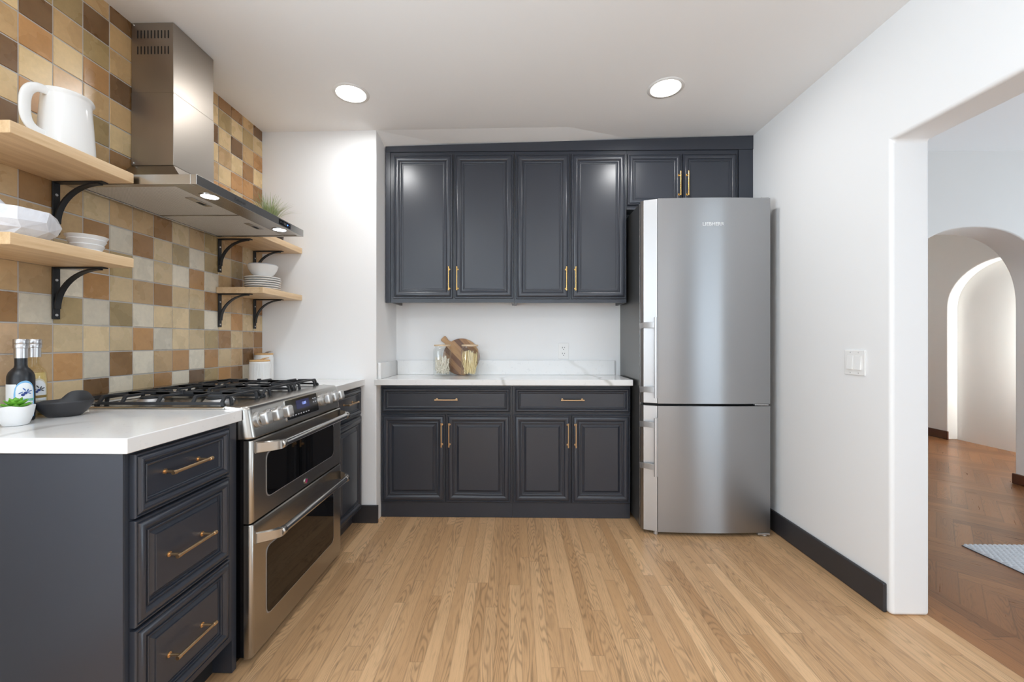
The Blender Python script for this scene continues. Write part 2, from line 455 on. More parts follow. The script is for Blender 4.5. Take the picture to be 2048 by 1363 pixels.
# planked floors
def plank_floor(name, planks, m, under):
    """planks: list of (origin, u(across), v(along), width, length, tone)"""
    bm = bmesh.new(); uvl = bm.loops.layers.uv.new('UVMap'); el = bm.loops.layers.uv.new('edge')
    cl = bm.loops.layers.float_color.new('pk')
    for (o, u, v, w, L, tone, clip) in planks:
        o, u, v = Vector(o), Vector(u), Vector(v); off = random.random(); uo = random.random()*5
        nw = 2 if w < 0.2 else 2
        pts = []
        # split into four so that the edge-distance map is piecewise linear
        e = w/2; L2 = L/2
        for i in range(2):
            for j in range(2):
                a0, a1 = i*e, (i+1)*e; b0, b1 = j*L2, (j+1)*L2
                q = [(a0, b0), (a1, b0), (a1, b1), (a0, b1)]
                vs = [bm.verts.new(o+u*a+v*b) for a, b in q]
                f = bm.faces.new(vs)
                for lp, (a, b) in zip(f.loops, q):
                    lp[uvl].uv = (a+uo, b+uo*3); lp[el].uv = (min(a, w-a), min(b, L-b)); lp[cl] = (tone, off, 0, 1)
    if planks[0][6]:
        for (co, no) in planks[0][6]:
            bmesh.ops.bisect_plane(bm, geom=bm.verts[:]+bm.edges[:]+bm.faces[:], plane_co=co, plane_no=no, clear_outer=True)
    for f in bm.faces:
        if f.normal.z < 0: f.normal_flip()
    me = bpy.data.meshes.new(name); bm.to_mesh(me); bm.free(); me.materials.append(m); me.materials.append(M['black_gap'])
    # slab underneath so the floor has thickness
    o = bpy.data.objects.new(name, me); COL.objects.link(o); return struct(o)
rf = random.Random(21)
pl = []; x = -1.70; wd = 0.0508
while x < 1.745-0.001:
    w = min(wd, 1.745-x); y = -2.5-rf.random()*0.8
    while y < 3.1:
        L = rf.choice((0.4, 0.7, 1.0, 1.3, 1.6, 2.0))*rf.uniform(0.9, 1.1)
        y0, y1 = max(y, -2.5), min(y+L, 3.1)
        if y1-y0 > 0.005:
            t = min(1, max(0, rf.gauss(0.5, 0.13)))
            if rf.random() < 0.035: t = 1.0
            if rf.random() < 0.05: t = 0.08
            pl.append(((x, y0, 0), (1, 0, 0), (0, 1, 0), w, y1-y0, t, None))
        y += L
    x += wd
plank_floor('floor', pl, M['oak'], 0)
pl = []; clip = [((1.960, 0, 0), (-1, 0, 0)), ((5.5, 0, 0), (1, 0, 0)), ((0, 6.1, 0), (0, 1, 0)), ((0, -2.5, 0), (0, -1, 0))]
hw, hl = 0.075, 0.45
c45 = math.sqrt(0.5)
A = Vector((c45, c45, 0)); B = Vector((-c45, c45, 0))
for i in range(-70, 110):
    for j in range(-14, 26):
        # herringbone lattice
        base = A*(i*hw)+B*(i*hw)+(A-B)*(j*hl)
        base += Vector((1.9, 0, 0))
        if not (1.3 < base.x < 6.2 and -3.2 < base.y < 6.7): continue
        pl.append((tuple(base+B*hw), tuple(A), tuple(B), hw, hl, min(1, max(0, rf.gauss(0.5, 0.15))), clip))
        pl.append((tuple(base+A*0.0), tuple(B), tuple(A), hw, hl, min(1, max(0, rf.gauss(0.5, 0.15))), clip))
fh = plank_floor('floor_hall', pl, M['oak_dark'], 0)
pl = []; x = 1.745
for w in (0.072, 0.072, 0.072):
    y = -2.5
    while y < 3.2:
        L = min(rf.uniform(0.7, 1.5), 3.2-y)
        pl.append(((x, y, 0.0), (1, 0, 0), (0, 1, 0), w, L, min(1, max(0, rf.gauss(0.6, 0.2))), None)); y += L
    x += w
bd = plank_floor('floor_border', pl, M['oak_dark'], 0)
struct(MB().box(-1.75, 5.6, -2.55, 6.2, -0.12, -0.002).build('floor_slab', M['black_gap'], smooth=False))

# left wall with square glazed tiles
PAL = {'W': (218, 209, 190), 'C': (211, 188, 149), 'T': (187, 157, 117), 'O': (163, 142, 102), 'B': (149, 111, 71), 'R': (182, 137, 89), 'D': (109, 79, 49), 'P': (202, 171, 137)}
TILES = ['W T C D W C R W D O R B W C',
         'P T R W B W T R W R C T D R',
         'P T C C C R W C C O B C T B',
         'B W O W O W C C O W C R C C',
         'T T W R C T B C C B T T T B',
         'T T C T O W C W R W T B T T',
         'T T T B W B C O W O C O T C',
         'T B T C T T B C T O T B C T',
         'D C T R R C B T C T R C C T',
         'D C T T B T O C T C W D R B',
         'C R P O C C T D C R R C R T',
         'D C P T T O C R T T C R R B',
         'T R C R D C T B C C T C B C',
         'C D T O T R D C B D C D T R',
         'T O O D T C R O C C O C O C',
         'C T R T D T C B R T B B T D']
rt = random.Random(4)
def wall_left():
    bm = bmesh.new(); cl = bm.loops.layers.float_color.new('tile_col')
    def quad(pts, mi, col=(0.5, 0.5, 0.5)):
        f = bm.faces.new([bm.verts.new(p) for p in pts]); f.material_index = mi
        for lp in f.loops: lp[cl] = (*col, 1)
        return f
    X = -1.615; pitch = 0.1017; g = 0.0016
    # grout bed
    def bx(x0, x1, y0, y1, z0, z1, mi):
        v = [(x, y, z) for z in (z0, z1) for y in (y0, y1) for x in (x0, x1)]
        for f in [(0, 2, 3, 1), (4, 5, 7, 6), (0, 1, 5, 4), (2, 6, 7, 3), (0, 4, 6, 2), (1, 3, 7, 5)]: quad([v[i] for i in f], mi)
    bx(-1.75, X-0.0025, 0.5, 2.70, 0.0, 2.60, 1)
    for (a_, b_, c_, d_) in ((-2.5, -1.1, 0, 2.6), (0.4, 0.5, 0, 2.6), (-1.1, 0.4, 0, 0.9), (-1.1, 0.4, 2.2, 2.6)): bx(-1.75, X-0.001, a_, b_, c_, d_, 2)
    ys = [1.327+pitch*k for k in range(-8, 13)]+[2.639]
    z0 = 0.9114; zs = [z0+0.1012*k for k in range(16)]+[2.56]
    keys = list(PAL)
    for r in range(16):
        for i in range(len(ys)-1):
            cidx = i-7
            code = TILES[r].split()[cidx] if 0 <= cidx < 14 else rt.choice('WCCTTTOBRDC')
            f_ = rt.uniform(0.93, 1.06); c = [v*f_ for v in PAL[code]]
            if r >= 8 : c = [c[0]*1.02, c[1]*0.99, c[2]*0.93]
            col = lin([min(255, v) for v in c])
            a, b = ys[i]+g, ys[i+1]-g; d, e = zs[r]+g, zs[r+1]-g
            t = [X+rt.uniform(-0.0006, 0.0006) for _ in range(4)]; bk = X-0.004; h = 0.0018
            o = [(bk, a, d), (bk, b, d), (bk, b, e), (bk, a, e)]
            n = [(t[0], a+h, d+h), (t[1], b-h, d+h), (t[2], b-h, e-h), (t[3], a+h, e-h)]
            quad(n, 0, col)
            for q in range(4): quad([o[q], o[(q+1) % 4], n[(q+1) % 4], n[q]], 0, col)
    me = bpy.data.meshes.new('wall_left'); bm.to_mesh(me); bm.free()
    for m in (M['tile'], M['grout'], M['wall']): me.materials.append(m)
    o = bpy.data.objects.new('wall_left', me); COL.objects.link(o); struct(o)
wall_left()
# white chimney-breast column between tiles and alcove, slanted alcove side
struct(MB().prism([(-1.75, 2.64), (-0.882, 2.64), (-0.864, 3.04), (-1.75, 3.04)], 'z', 0, 2.60).build('wall_column', M['wall'], bevel=0.004, seg=2))
struct(MB().box(-1.75, 1.75, 3.03, 3.15, 0, 2.6).build('wall_back', M['wall']))
# right wall with the wide opening to the hall
struct(MB().prism([(3.03, 0), (3.03, 2.6), (-2.5, 2.6), (-2.5, 0), (0.25, 0), (0.25, 2.0), (1.777, 2.0), (1.777, 0)], 'x', 1.585, 1.745).build('wall_right', M['wall'], bevel=0.016, seg=4))
# wall behind the camera with a window opening
def window_wall(name, x0, x1, y, wx0, wx1, wz0, wz1, ztop, m, win):
    t = 0.14; mb = MB()
    mb.box(x0, wx0, y-t, y, 0, ztop); mb.box(wx1, x1, y-t, y, 0, ztop)
    mb.box(wx0, wx1, y-t, y, 0, wz0); mb.box(wx0, wx1, y-t, y, wz1, ztop)
    struct(mb.build(name, m, smooth=False))
    fr = MB(); f = 0.05
    fr.box(wx0, wx0+f, y-0.10, y-0.03, wz0, wz1); fr.box(wx1-f, wx1, y-0.10, y-0.03, wz0, wz1)
    fr.box(wx0+f, wx1-f, y-0.10, y-0.03, wz0, wz0+f); fr.box(wx0+f, wx1-f, y-0.10, y-0.03, wz1-f, wz1)
    xm = (wx0+wx1)/2; fr.box(xm-0.025, xm+0.025, y-0.09, y-0.04, wz0+f, wz1-f)
    w = struct(fr.build(win, M['plastic_white'], bevel=0.003))
    pn = MB(); pn.box(wx0+f, xm-0.025, y-0.068, y-0.062, wz0+f, wz1-f); pn.box(xm+0.025, wx1-f, y-0.068, y-0.062, wz0+f, wz1-f)
    pn.build('window_pane', M['pane'], w)
window_wall('wall_front', -1.75, 1.60, -2.4, -1.05, 1.05, 0.75, 2.15, 2.6, M['wall'], 'window_1')
window_wall('wall_hall_front', 1.60, 5.6, -2.4, 2.85, 4.05, 0.25, 2.25, 2.7, M['wall_hall'], 'window_2')
fr_ = MB(); fr_.box(-1.73, -1.66, -1.1, -1.05, 0.9, 2.2); fr_.box(-1.73, -1.66, 0.35, 0.4, 0.9, 2.2); fr_.box(-1.73, -1.66, -1.05, 0.35, 0.9, 0.95); fr_.box(-1.73, -1.66, -1.05, 0.35, 2.15, 2.2); fr_.box(-1.72, -1.67, -0.375, -0.325, 0.95, 2.15)
w3 = struct(fr_.build('added_side_window', M['plastic_white'], bevel=0.003))  # side window added out of view as an opening for the fill
MB().box(-1.703, -1.697, -1.05, 0.35, 0.95, 2.15).build('window_pane', M['pane'], w3)
# hall: wall facing us with a flattened arch
def arch_pts(c, hw_, spring, rise, n=28, p=2.3):
    out = []
    for i in range(n+1):
        a = PI*i/n; ca, sa = math.cos(a), math.sin(a)
        out.append((c-hw_*math.copysign(abs(ca)**(2/p), ca), spring+rise*abs(sa)**(2/p)))
    return out
ap = arch_pts(3.485, 0.578, 1.42, 0.60)
poly = [(1.745, 0), (1.745, 2.65), (5.6, 2.65), (5.6, 0), (3.485+0.578, 0)]+ap[::-1]+[(3.485-0.578, 0)]
struct(MB().prism(poly, 'y', 3.21, 3.45).build('wall_hall_back', M['wall_hall'], bevel=0.012, seg=3))
ap = arch_pts(4.42, 0.56, 1.55, 0.485, p=2.0)
poly = [(-2.5, 0), (-2.5, 2.65), (6.1, 2.65), (6.1, 0), (4.42+0.56, 0)]+ap[::-1]+[(4.42-0.56, 0), (2.6, 0), (2.6, 2.15), (0.8, 2.15), (0.8, 0)]
struct(MB().prism(poly, 'x', 5.09, 5.21).build('wall_hall_right', M['wall_hall'], bevel=0.01, seg=3))
struct(MB().box(5.212, 5.35, 3.2, 6.1, 0, 2.65).build('wall_niche_back', M['wall_hall']))
struct(MB().box(1.745, 5.6, 6.0, 6.15, 0, 2.65).build('wall_hall_far', M['wall_hall']))
struct(MB().box(1.50, 1.745, 3.15, 6.0, 0, 2.65).build('wall_hall_left', M['wall_hall']))
fr_ = MB(); fr_.box(5.12, 5.18, 0.8, 0.87, 0, 2.15); fr_.box(5.12, 5.18, 2.53, 2.6, 0, 2.15); fr_.box(5.12, 5.18, 0.87, 2.53, 2.08, 2.15); fr_.box(5.12, 5.18, 0.87, 2.53, 0.0, 0.08); fr_.box(5.125, 5.175, 1.66, 1.74, 0.08, 2.08)
dr_ = struct(fr_.build('added_hall_door', M['plastic_white'], bevel=0.003))  # glass door added out of view to let the hall fill in
MB().box(5.147, 5.153, 0.87, 2.53, 0.08, 2.08).build('added_door_pane', M['pane'], dr_)
# skirtings
def skirt(name, x0, x1, y0, y1, h, m, bev=0.006): return struct(MB().box(x0, x1, y0, y1, 0.001, h).build(name, m, bevel=bev, seg=3))
skirt('baseboard_right', 1.570, 1.586, 1.797, 3.03, 0.125, M['base_dark'])
skirt('baseboard_column', -1.06, -0.868, 2.624, 2.641, 0.112, M['base_dark'], 0.003)
skirt('baseboard_arch', 4.047, 4.065, 3.23, 3.46, 0.085, M['mahogany'])
skirt('baseboard_hall_back', 4.045, 5.08, 3.192, 3.211, 0.085, M['mahogany'])
skirt('baseboard_hall_right', 5.072, 5.091, 4.965, 6.0, 0.10, M['mahogany'])

# ------------------------------------------------------------------ cabinet fronts and pulls
def prof_door(k=1.0, raised=False, t=0.022):
    p = [(0, 0), (0, t-0.008), (0.0025, t-0.005), (0.0065, t-0.005), (0.0085, t-0.0085), (0.0105, t-0.0085), (0.014, t-0.0045), (0.019, t-0.0015), (0.026, t), (0.033, t-0.0005), (0.039, t-0.003), (0.044, t-0.0075), (0.0455, t-0.0105), (0.050, t-0.0105), (0.0515, t-0.0075), (0.0555, t-0.0065), (0.0585, t-0.0075), (0.0600, t-0.0125), (0.065, t-0.0135)]
    if raised: p += [(0.0660, t-0.0155), (0.070, t-0.0155), (0.082, t-0.0085), (0.0835, t-0.0055), (0.0845, t-0.0045)]
    else: p += [(0.0665, t-0.0155), (0.072, t-0.0155)]
    return [(i*k, d) for i, d in p]
def pull(parent, c, along, out, L=0.16, stand=0.03, r=0.0048, m=None, post=0.128):
    """bar pull: two posts with round roses and a bar"""
    m = m or M['brass']; c, a, o = Vector(c), Vector(along), Vector(out)
    mb = MB()
    mb.tube([c+o*stand-a*L/2, c+o*stand-a*(L/2-0.012), c+o*stand-a*(L/2-0.0125), c+o*stand+a*(L/2-0.0125), c+o*stand+a*(L/2-0.012), c+o*stand+a*L/2], [r*1.1, r*1.1, r*0.88, r*0.88, r*1.1, r*1.1], 12)
    for q in (-1, 1):
        b = c+a*q*post/2
        mb.tube([b+o*0.0003, b+o*0.003, b+o*0.0032, b+o*(stand-r*0.5)], [0.0078, 0.0078, 0.0038, 0.0038], 12)
    return mb.build('handle', m, parent)
UX, UY, UZ = Vector((1, 0, 0)), Vector((0, 1, 0)), Vector((0, 0, 1)); NY = Vector((0, -1, 0)); NX = Vector((-1, 0, 0))
def front_ny(parent, name, x0, x1, z0, z1, yb, prof):
    return MB().panel((x0, yb, z0), UX, UZ, NY, x1-x0, z1-z0, prof).build(name, M['cab'], parent, angle=24)
def front_px(parent, name, y0, y1, z0, z1, xb, prof):
    return MB().panel((xb, y0, z0), UY, UZ, UX, y1-y0, z1-z0, prof).build(name, M['cab'], parent, angle=24)
T = 0.022
# --- base cabinets in the alcove
def base_unit(x0, x1, doors, drawer, label, handles, fl, fr_):
    t = thing('base_cabinet', label, 'cabinet', ((x0+x1)/2, 2.72, 0), 'charcoal base cabinets of the alcove')
    yb = 2.722
    b = MB(); b.box(x0, x1, yb, 3.005, 0.10, 0.872)
    b.build('body', M['cab'], t, bevel=0.001)
    MB().box(x0, x1, yb+0.002, 3.0, 0.0015, 0.099).build('toe_kick', M['cab'], t)
    d0, d1 = drawer
    dr = front_ny(t, 'drawer', d0, d1, 0.690, 0.853, yb-0.001, prof_door(0.60))
    xc = sum(handles)/2 if False else handles[2]
    pull(dr, (xc, yb-T+0.007, 0.776), UX, NY, 0.150, 0.03, m=M['brass_dark'])
    for (a, c), hx in zip(doors, handles[:2]):
        d = front_ny(t, 'door', a, c, 0.107, 0.676, yb-0.001, prof_door(0.95, True))
        pull(d, (hx, yb-T-0.001, 0.55), UZ, NY, 0.155, 0.03, m=M['brass_dark'])
    return t
base_unit(-0.879, -0.0145, [(-0.868, -0.453), (-0.443, -0.026)], (-0.868, -0.026), 'left base cabinet of the alcove, wide drawer over two raised-panel doors', (-0.472, -0.423, -0.442), 0, 0)
base_unit(-0.0135, 0.752, [(-0.004, 0.365), (0.373, 0.749)], (0.0, 0.749), 'right base cabinet of the alcove beside the fridge, drawer over two doors', (0.345, 0.394, 0.374), 0, 0)
# --- upper cabinets
def upper_unit(x0, x1, z0, z1, doors, zd, label, hz, hx, raised=False, name='wall_cabinet'):
    t = thing(name, label, 'cabinet', ((x0+x1)/2, 2.80, z0), 'charcoal wall cabinets')
    yb = 2.797; b = MB()
    # carcass open below a bottom rail
    b.box(x0, x1, yb, 3.028, z0+0.035, z1); b.box(x0, x1, yb, yb+0.018, z0, z0+0.0345)
    b.box(x0, x0+0.016, yb+0.0185, 3.028, z0, z0+0.0345); b.box(x1-0.016, x1, yb+0.0185, 3.028, z0, z0+0.0345)
    b.build('body', M['cab'], t)
    for (a, c), h in zip(doors, hx):
        d = front_ny(t, 'door', a, c, zd[0], zd[1], yb-0.001, prof_door(1.02 if zd[1]-zd[0] > 0.6 else 0.8, raised))
        if h is not None: pull(d, (h, yb-T-0.0005, hz), UZ, NY, 0.158, 0.03)
    return t
upper_unit(-0.836, -0.0025, 1.415, 2.428, [(-0.817, -0.415), (-0.402, -0.008)], (1.443, 2.407), 'left tall wall cabinet with two dark doors, next to the white column', 1.571, (-0.437, -0.382))
upper_unit(-0.0015, 0.748, 1.412, 2.428, [(0.010, 0.366), (0.379, 0.743)], (1.438, 2.404), 'right tall wall cabinet with two dark doors, next to the fridge', 1.568, (0.343, 0.404))
upper_unit(0.7495, 1.488, 2.035, 2.428, [(0.755, 1.109), (1.119, 1.474)], (2.062, 2.399), 'short wall cabinet with two small doors above the steel fridge', 2.19, (1.089, 1.141))
# clips under the tall wall cabinets
for i, x in enumerate((-0.70, -0.045, 0.045, 0.70)):
    mb = MB(); mb.box(x-0.012, x+0.012, 2.835, 2.847, 1.418, 1.4495); mb.cyl((x, 2.834, 1.43), (x, 2.829, 1.43), 0.005, 10)
    tag(mb.build('cabinet_clip', M['alu'], None, bevel=0.001), ['small metal clip under the left end of the tall wall cabinets', 'small metal clip left of the seam under the wall cabinets', 'small metal clip right of the seam under the wall cabinets', 'small metal clip under the wall cabinets beside the fridge'][i], 'clip', 'metal clips under the wall cabinets')
# dark fascia filling up to the ceiling, with end fillers
fas = thing('cabinet_fascia', 'dark painted fascia board running along the ceiling above the wall cabinets', 'fascia', (0.36, 2.80, 2.43))
xs = [-0.868, -0.3, 0.35, 0.97, 1.583]
mb = MB(); vs = []
for y in (2.786, 2.81):
    for x in xs: vs += [(x, y, 2.4285), (x, y, cz(x, 2.786)-0.0015 if y < 2.8 else cz(x, 2.81)-0.0015)]
n = len(xs)*2; fs = []
for i in range(len(xs)-1):
    a = i*2; fs += [(a, a+2, a+3, a+1), (a+n, a+n+1, a+n+3, a+n+2), (a, a+n, a+n+2, a+2), (a+1, a+3, a+n+3, a+n+1)]
fs += [(0, 1, n+1, n), (n-2, 2*n-2, 2*n-1, n-1)]
mb.add(vs, fs).build('fascia_board', M['cab'], fas, smooth=False)
MB().box(-0.869, -0.837, 2.790, 2.81, 1.415, 2.428).build('end_filler', M['cab'], fas)
MB().box(1.489, 1.583, 2.790, 2.81, 2.035, 2.428).build('end_filler', M['cab'], fas)
# --- quartz tops
t = thing('alcove_worktop', 'white veined quartz worktop with upstand between column and fridge', 'countertop', (-0.06, 2.85, 0.875))
MB().box(-0.893, 0.747, 2.632, 3.028, 0.8745, 0.912).build('worktop_slab', M['quartz'], t, bevel=0.003, seg=2)
mb = MB().box(-0.851, 0.722, 3.009, 3.029, 0.9125, 1.017); mb.build('back_upstand', M['quartz'], t, bevel=0.0015)
mb = MB().prism([(-0.8775, 2.66), (-0.8585, 2.66), (-0.851, 3.008), (-0.8628, 3.029)], 'z', 0.9125, 1.017); mb.build('side_upstand', M['quartz'], t, bevel=0.0015)
t = thing('near_worktop', 'white quartz worktop on the near drawer cabinet, left of the range', 'countertop', (-1.29, 1.235, 0.875))
MB().box(-1.612, -0.961, 1.015, 1.452, 0.8745, 0.914).build('worktop_slab', M['quartz'], t, bevel=0.003)
t = thing('corner_worktop', 'small white quartz worktop in the corner beyond the range', 'countertop', (-1.28, 2.43, 0.875))
MB().box(-1.612, -0.955, 2.222, 2.638, 0.8745, 0.914).build('worktop_slab', M['quartz'], t, bevel=0.003)
# --- near drawer cabinet
t = thing('drawer_cabinet', 'charcoal cabinet with three drawers and brass pulls in the left foreground', 'cabinet', (-1.29, 1.24, 0), 'charcoal cabinets along the tiled wall')
b = MB(); b.box(-1.61, -0.9815, 1.029, 1.451, 0.118, 0.872); b.box(-1.61, -0.9815, 1.429, 1.451, 0.002, 0.1175); b.build('body', M['cab'], t, bevel=0.001)
MB().box(-1.61, -0.9805, 1.0245, 1.0285, 0.002, 0.872).build('side_panel', M['cab'], t, bevel=0.0008)
MB().box(-1.60, -1.05, 1.029, 1.428, 0.002, 0.1175).build('toe_kick', M['black_gap'], t)
for z0, z1, rs, hz in ((0.703, 0.866, False, 0.793), (0.424, 0.696, True, 0.563), (0.150, 0.4155, True, 0.283)):
    d = front_px(t, 'drawer', 1.042, 1.394, z0, z1, -0.9805, prof_door(0.62 if not rs else 0.72, rs))
    pull(d, (-0.9805+T-(0.0155 if not rs else 0.0035)-0.001, 1.203, hz), UY, UX, 0.150, 0.036, m=M['brass_dark'], post=0.122, r=0.0052)
# --- corner cabinet beyond the range
t = thing('corner_cabinet', 'narrow charcoal cabinet with drawer and door between range and column', 'cabinet', (-1.29, 2.43, 0), 'charcoal cabinets along the tiled wall')
b = MB(); b.box(-1.61, -0.9815, 2.224, 2.638, 0.10, 0.872); b.build('body', M['cab'], t, bevel=0.001)
MB().box(-1.60, -1.03, 2.224, 2.622, 0.002, 0.0995).build('toe_kick', M['cab'], t)
d = front_px(t, 'drawer', 2.236, 2.60, 0.700, 0.862, -0.9805, prof_door(0.62)); pull(d, (-0.9805+T-0.0165, 2.418, 0.79), UY, UX, 0.150, 0.036, m=M['brass_dark'], post=0.122)
d = front_px(t, 'door', 2.236, 2.606, 0.107, 0.685, -0.9805, prof_door(0.9, True))

# ------------------------------------------------------------------ range
RY0, RY1 = 1.458, 2.216
rng = thing('gas_range', 'stainless steel slide-in gas range with two oven doors and black grates', 'stove', (-1.27, 1.837, 0))
b = MB(); b.box(-1.59, -0.962, RY0+0.004, RY1-0.004, 0.03, 0.898); b.box(-1.55, -1.0, RY0+0.02, RY1-0.02, 0.002, 0.0295)
b.build('body', M['black_plastic'], rng)
mb = MB(); mb.box(-1.612, -1.029, RY0, RY1, 0.8985, 0.9215)
mb.build('cooktop', M['steel_top'], rng, bevel=0.006, seg=3)
# control panel: rounded fascia
def rr(pts_, r, n=5):
    """round the corners of a closed polygon; r per corner"""
    out = []; m = len(pts_)
    for i, p in enumerate(pts_):
        p = Vector(p); a = (Vector(pts_[i-1])-p); c = (Vector(pts_[(i+1) % m])-p); q = r[i] if isinstance(r, (list, tuple)) else r
        if q <= 0: out.append(tuple(p)); continue
        q1 = min(q, a.length*0.49, c.length*0.49)
        s0 = p+a.normalized()*q1; s1 = p+c.normalized()*q1
        for k in range(n+1):
            t_ = k/n; out.append(tuple((1-t_)**2*s0+2*(1-t_)*t_*p+t_**2*s1))
    return out
PX0, PZ0, PX1, PZ1 = -0.952, 0.921, -0.931, 0.806     # face line top -> bottom
prof = rr([(-1.028, 0.80), (PX1-0.006, 0.803), (PX1, PZ1+0.002), (PX0+0.002, PZ0), (-1.028, 0.924)], [0, 0.012, 0.006, 0.016, 0.002])
def panel_body():
    mb = MB(); n = len(prof); vs = []
    cxm, czm = -0.99, 0.868
    ends = [(0.0, 0.030), (0.003, 0.018), (0.009, 0.008), (0.017, 0.002), (0.028, 0.0)]
    sl = [(RY0+a, d) for a, d in ends]+[(RY1-a, d) for a, d in ends[::-1]]
    for y, d in sl:
        for (x_, z_) in prof:
            xx = min(x_, x_-max(0, (x_+1.0)/0.065)*d); vs.append((xx, y, z_-(max(0, (x_+1.028)/0.09))*d*0.15*(1 if z_ > 0.87 else -1)))
    fs = [(i*n+j, i*n+(j+1) % n, (i+1)*n+(j+1) % n, (i+1)*n+j) for i in range(len(sl)-1) for j in range(n)]
    fs += [tuple(range(n))[::-1], tuple(range((len(sl)-1)*n, len(sl)*n))]
    return mb.add(vs, fs)
cp = panel_body().build('control_panel', M['steel'], rng, angle=40)
fdir = Vector((PX1-PX0, 0, PZ1-PZ0)).normalized(); fn = Vector((-fdir.z, 0, fdir.x)).normalized()
if fn.x < 0: fn = -fn
def fp(y, s, o=0.0):
    """point on the panel face: y along, s = height above mid, o = out"""
    mid = Vector((PX0+(PX1-PX0)*0.46, 0, PZ0+(PZ1-PZ0)*0.46)); p = mid-fdir*s+fn*o; return Vector((p.x, y, p.z))
def face_slab(y0, y1, s0, s1, o0, o1, rad=0.004):
    mb = MB(); q = rr([(y0, s0), (y1, s0), (y1, s1), (y0, s1)], rad, 4); n = len(q)
    vs = [fp(a, s_, o0) for a, s_ in q]+[fp(a, s_, o1) for a, s_ in q]
    return mb.add(vs, [tuple(range(n))[::-1], tuple(range(n, 2*n))]+[(i, (i+1) % n, n+(i+1) % n, n+i) for i in range(n)])
face_slab(1.690, 1.972, -0.046, 0.043, 0.0002, 0.0042, 0.008).build('display_surround', M['polished'], cp, angle=40)
face_slab(1.696, 1.964, -0.040, 0.040, 0.0044, 0.0052, 0.005).build('display_glass', M['black_plastic'], cp, angle=40)
face_slab(1.775, 1.885, -0.008, 0.030, 0.0053, 0.0056, 0.002).build('display_screen', M['blue_disp'], cp)
RP = basis((0, 1, 0), tuple(-fdir), tuple(fn))
text('display_digits', '12:05', 0.016, mat('display_digit', (170, 190, 255), 0.4, emit=(150, 175, 255), estr=1.2), cp, fp(1.84, 0.012, 0.0058), RP, 0.0001)
for i, (yy, ss) in enumerate([(1.715+0.022*k, -0.028) for k in range(8)]+[(1.925, 0.02), (1.945, 0.02), (1.925, 0.004), (1.945, 0.004)]):
    face_slab(yy-0.006, yy+0.006, ss-0.002, ss+0.002, 0.0053, 0.0055, 0.0005).build('touch_key', M['ceramic_grey'], cp, smooth=False)
for i, yy in enumerate((1.510, 1.583, 1.657, 2.020, 2.090, 2.160)):
    k = MB(); p0, p1 = fp(yy, 0.0, 0.0003), fp(yy, 0.0, 0.016)
    k.tube([p0, fp(yy, 0, 0.003), p1-fn*0.001, p1], [0.0285, 0.029, 0.0285, 0.0265], 32)
    kn = k.build('knob', M['knobsteel'], cp, angle=40)
    g = MB(); g.tube([fp(yy, 0, 0.0162), fp(yy, 0, 0.024)], [0.0215, 0.0215], 32); g.build('knob_grip_base', M['steel'], kn)
    # grip: squarish cap, slightly domed
    sec = rr([(-0.020, -0.023), (0.020, -0.023), (0.020, 0.023), (-0.020, 0.023)], 0.012, 5); n = len(sec); vs = []
    for o, q in ((0.0242, 0.98), (0.040, 1.0), (0.0445, 0.95), (0.0465, 0.80), (0.0472, 0.4)):
        vs += [fp(yy+a*q, s_*q, o) for a, s_ in sec]
    fs = [(r_*n+i_, r_*n+(i_+1) % n, (r_+1)*n+(i_+1) % n, (r_+1)*n+i_) for r_ in range(4) for i_ in range(n)]+[tuple(range(n))[::-1], tuple(range(4*n, 5*n))]
    MB().add(vs, fs).build('knob_cap', M['knobsteel'], kn, angle=50)
    mk = face_slab(yy-0.008, yy-0.002, 0.037, 0.041, 0.0002, 0.0005, 0.001); mk.add([fp(yy+0.000, 0.038, 0.0004), fp(yy+0.007, 0.038, 0.0004), fp(yy+0.0035, 0.043, 0.0004)], [(0, 1, 2)])
    mk.build('burner_mark', M['red'], cp, smooth=False)
# oven doors
XF = -0.930
def oven_door(name, z0, z1, wy0, wy1, wz0, wz1):
    # outer slab with soft near/far edges, window set in as a dark glass part
    q = rr([(-0.961, RY0), (XF, RY0), (XF, RY1), (-0.961, RY1)], [0.002, 0.016, 0.016, 0.002], 6)
    outer = q; n = len(q)
    mb = MB(); vs = []
    for z, s_ in ((z0, 0.004), (z0+0.004, 0.0), (z1-0.004, 0.0), (z1, 0.004)):
        vs += [(x_-s_*(x_-(-0.961))/0.031, y_, z) for x_, y_ in q]
    fs = [(r_*n+i_, r_*n+(i_+1) % n, (r_+1)*n+(i_+1) % n, (r_+1)*n+i_) for r_ in range(3) for i_ in range(n)]+[tuple(range(n))[::-1], tuple(range(3*n, 4*n))]
    d = mb.add(vs, fs).build(name, M['steel'], rng, angle=40)
    w = rr([(wy0, wz0), (wy1, wz0), (wy1, wz1), (wy0, wz1)], 0.03, 7); n = len(w)
    def slab(off, o0, o1):
        cy_, cz_ = (wy0+wy1)/2, (wz0+wz1)/2
        ww = [(y_+math.copysign(off, y_-cy_), z_+math.copysign(off, z_-cz_)) for y_, z_ in w]
        return MB().prism(ww, 'x', XF+o0, XF+o1)
    slab(0.0035, 0.0002, 0.0012).build('window_trim', M['alu'], d, angle=40)
    slab(0.0, 0.0013, 0.0020).build('oven_window', M['black_glass'], d, angle=40)
    return d
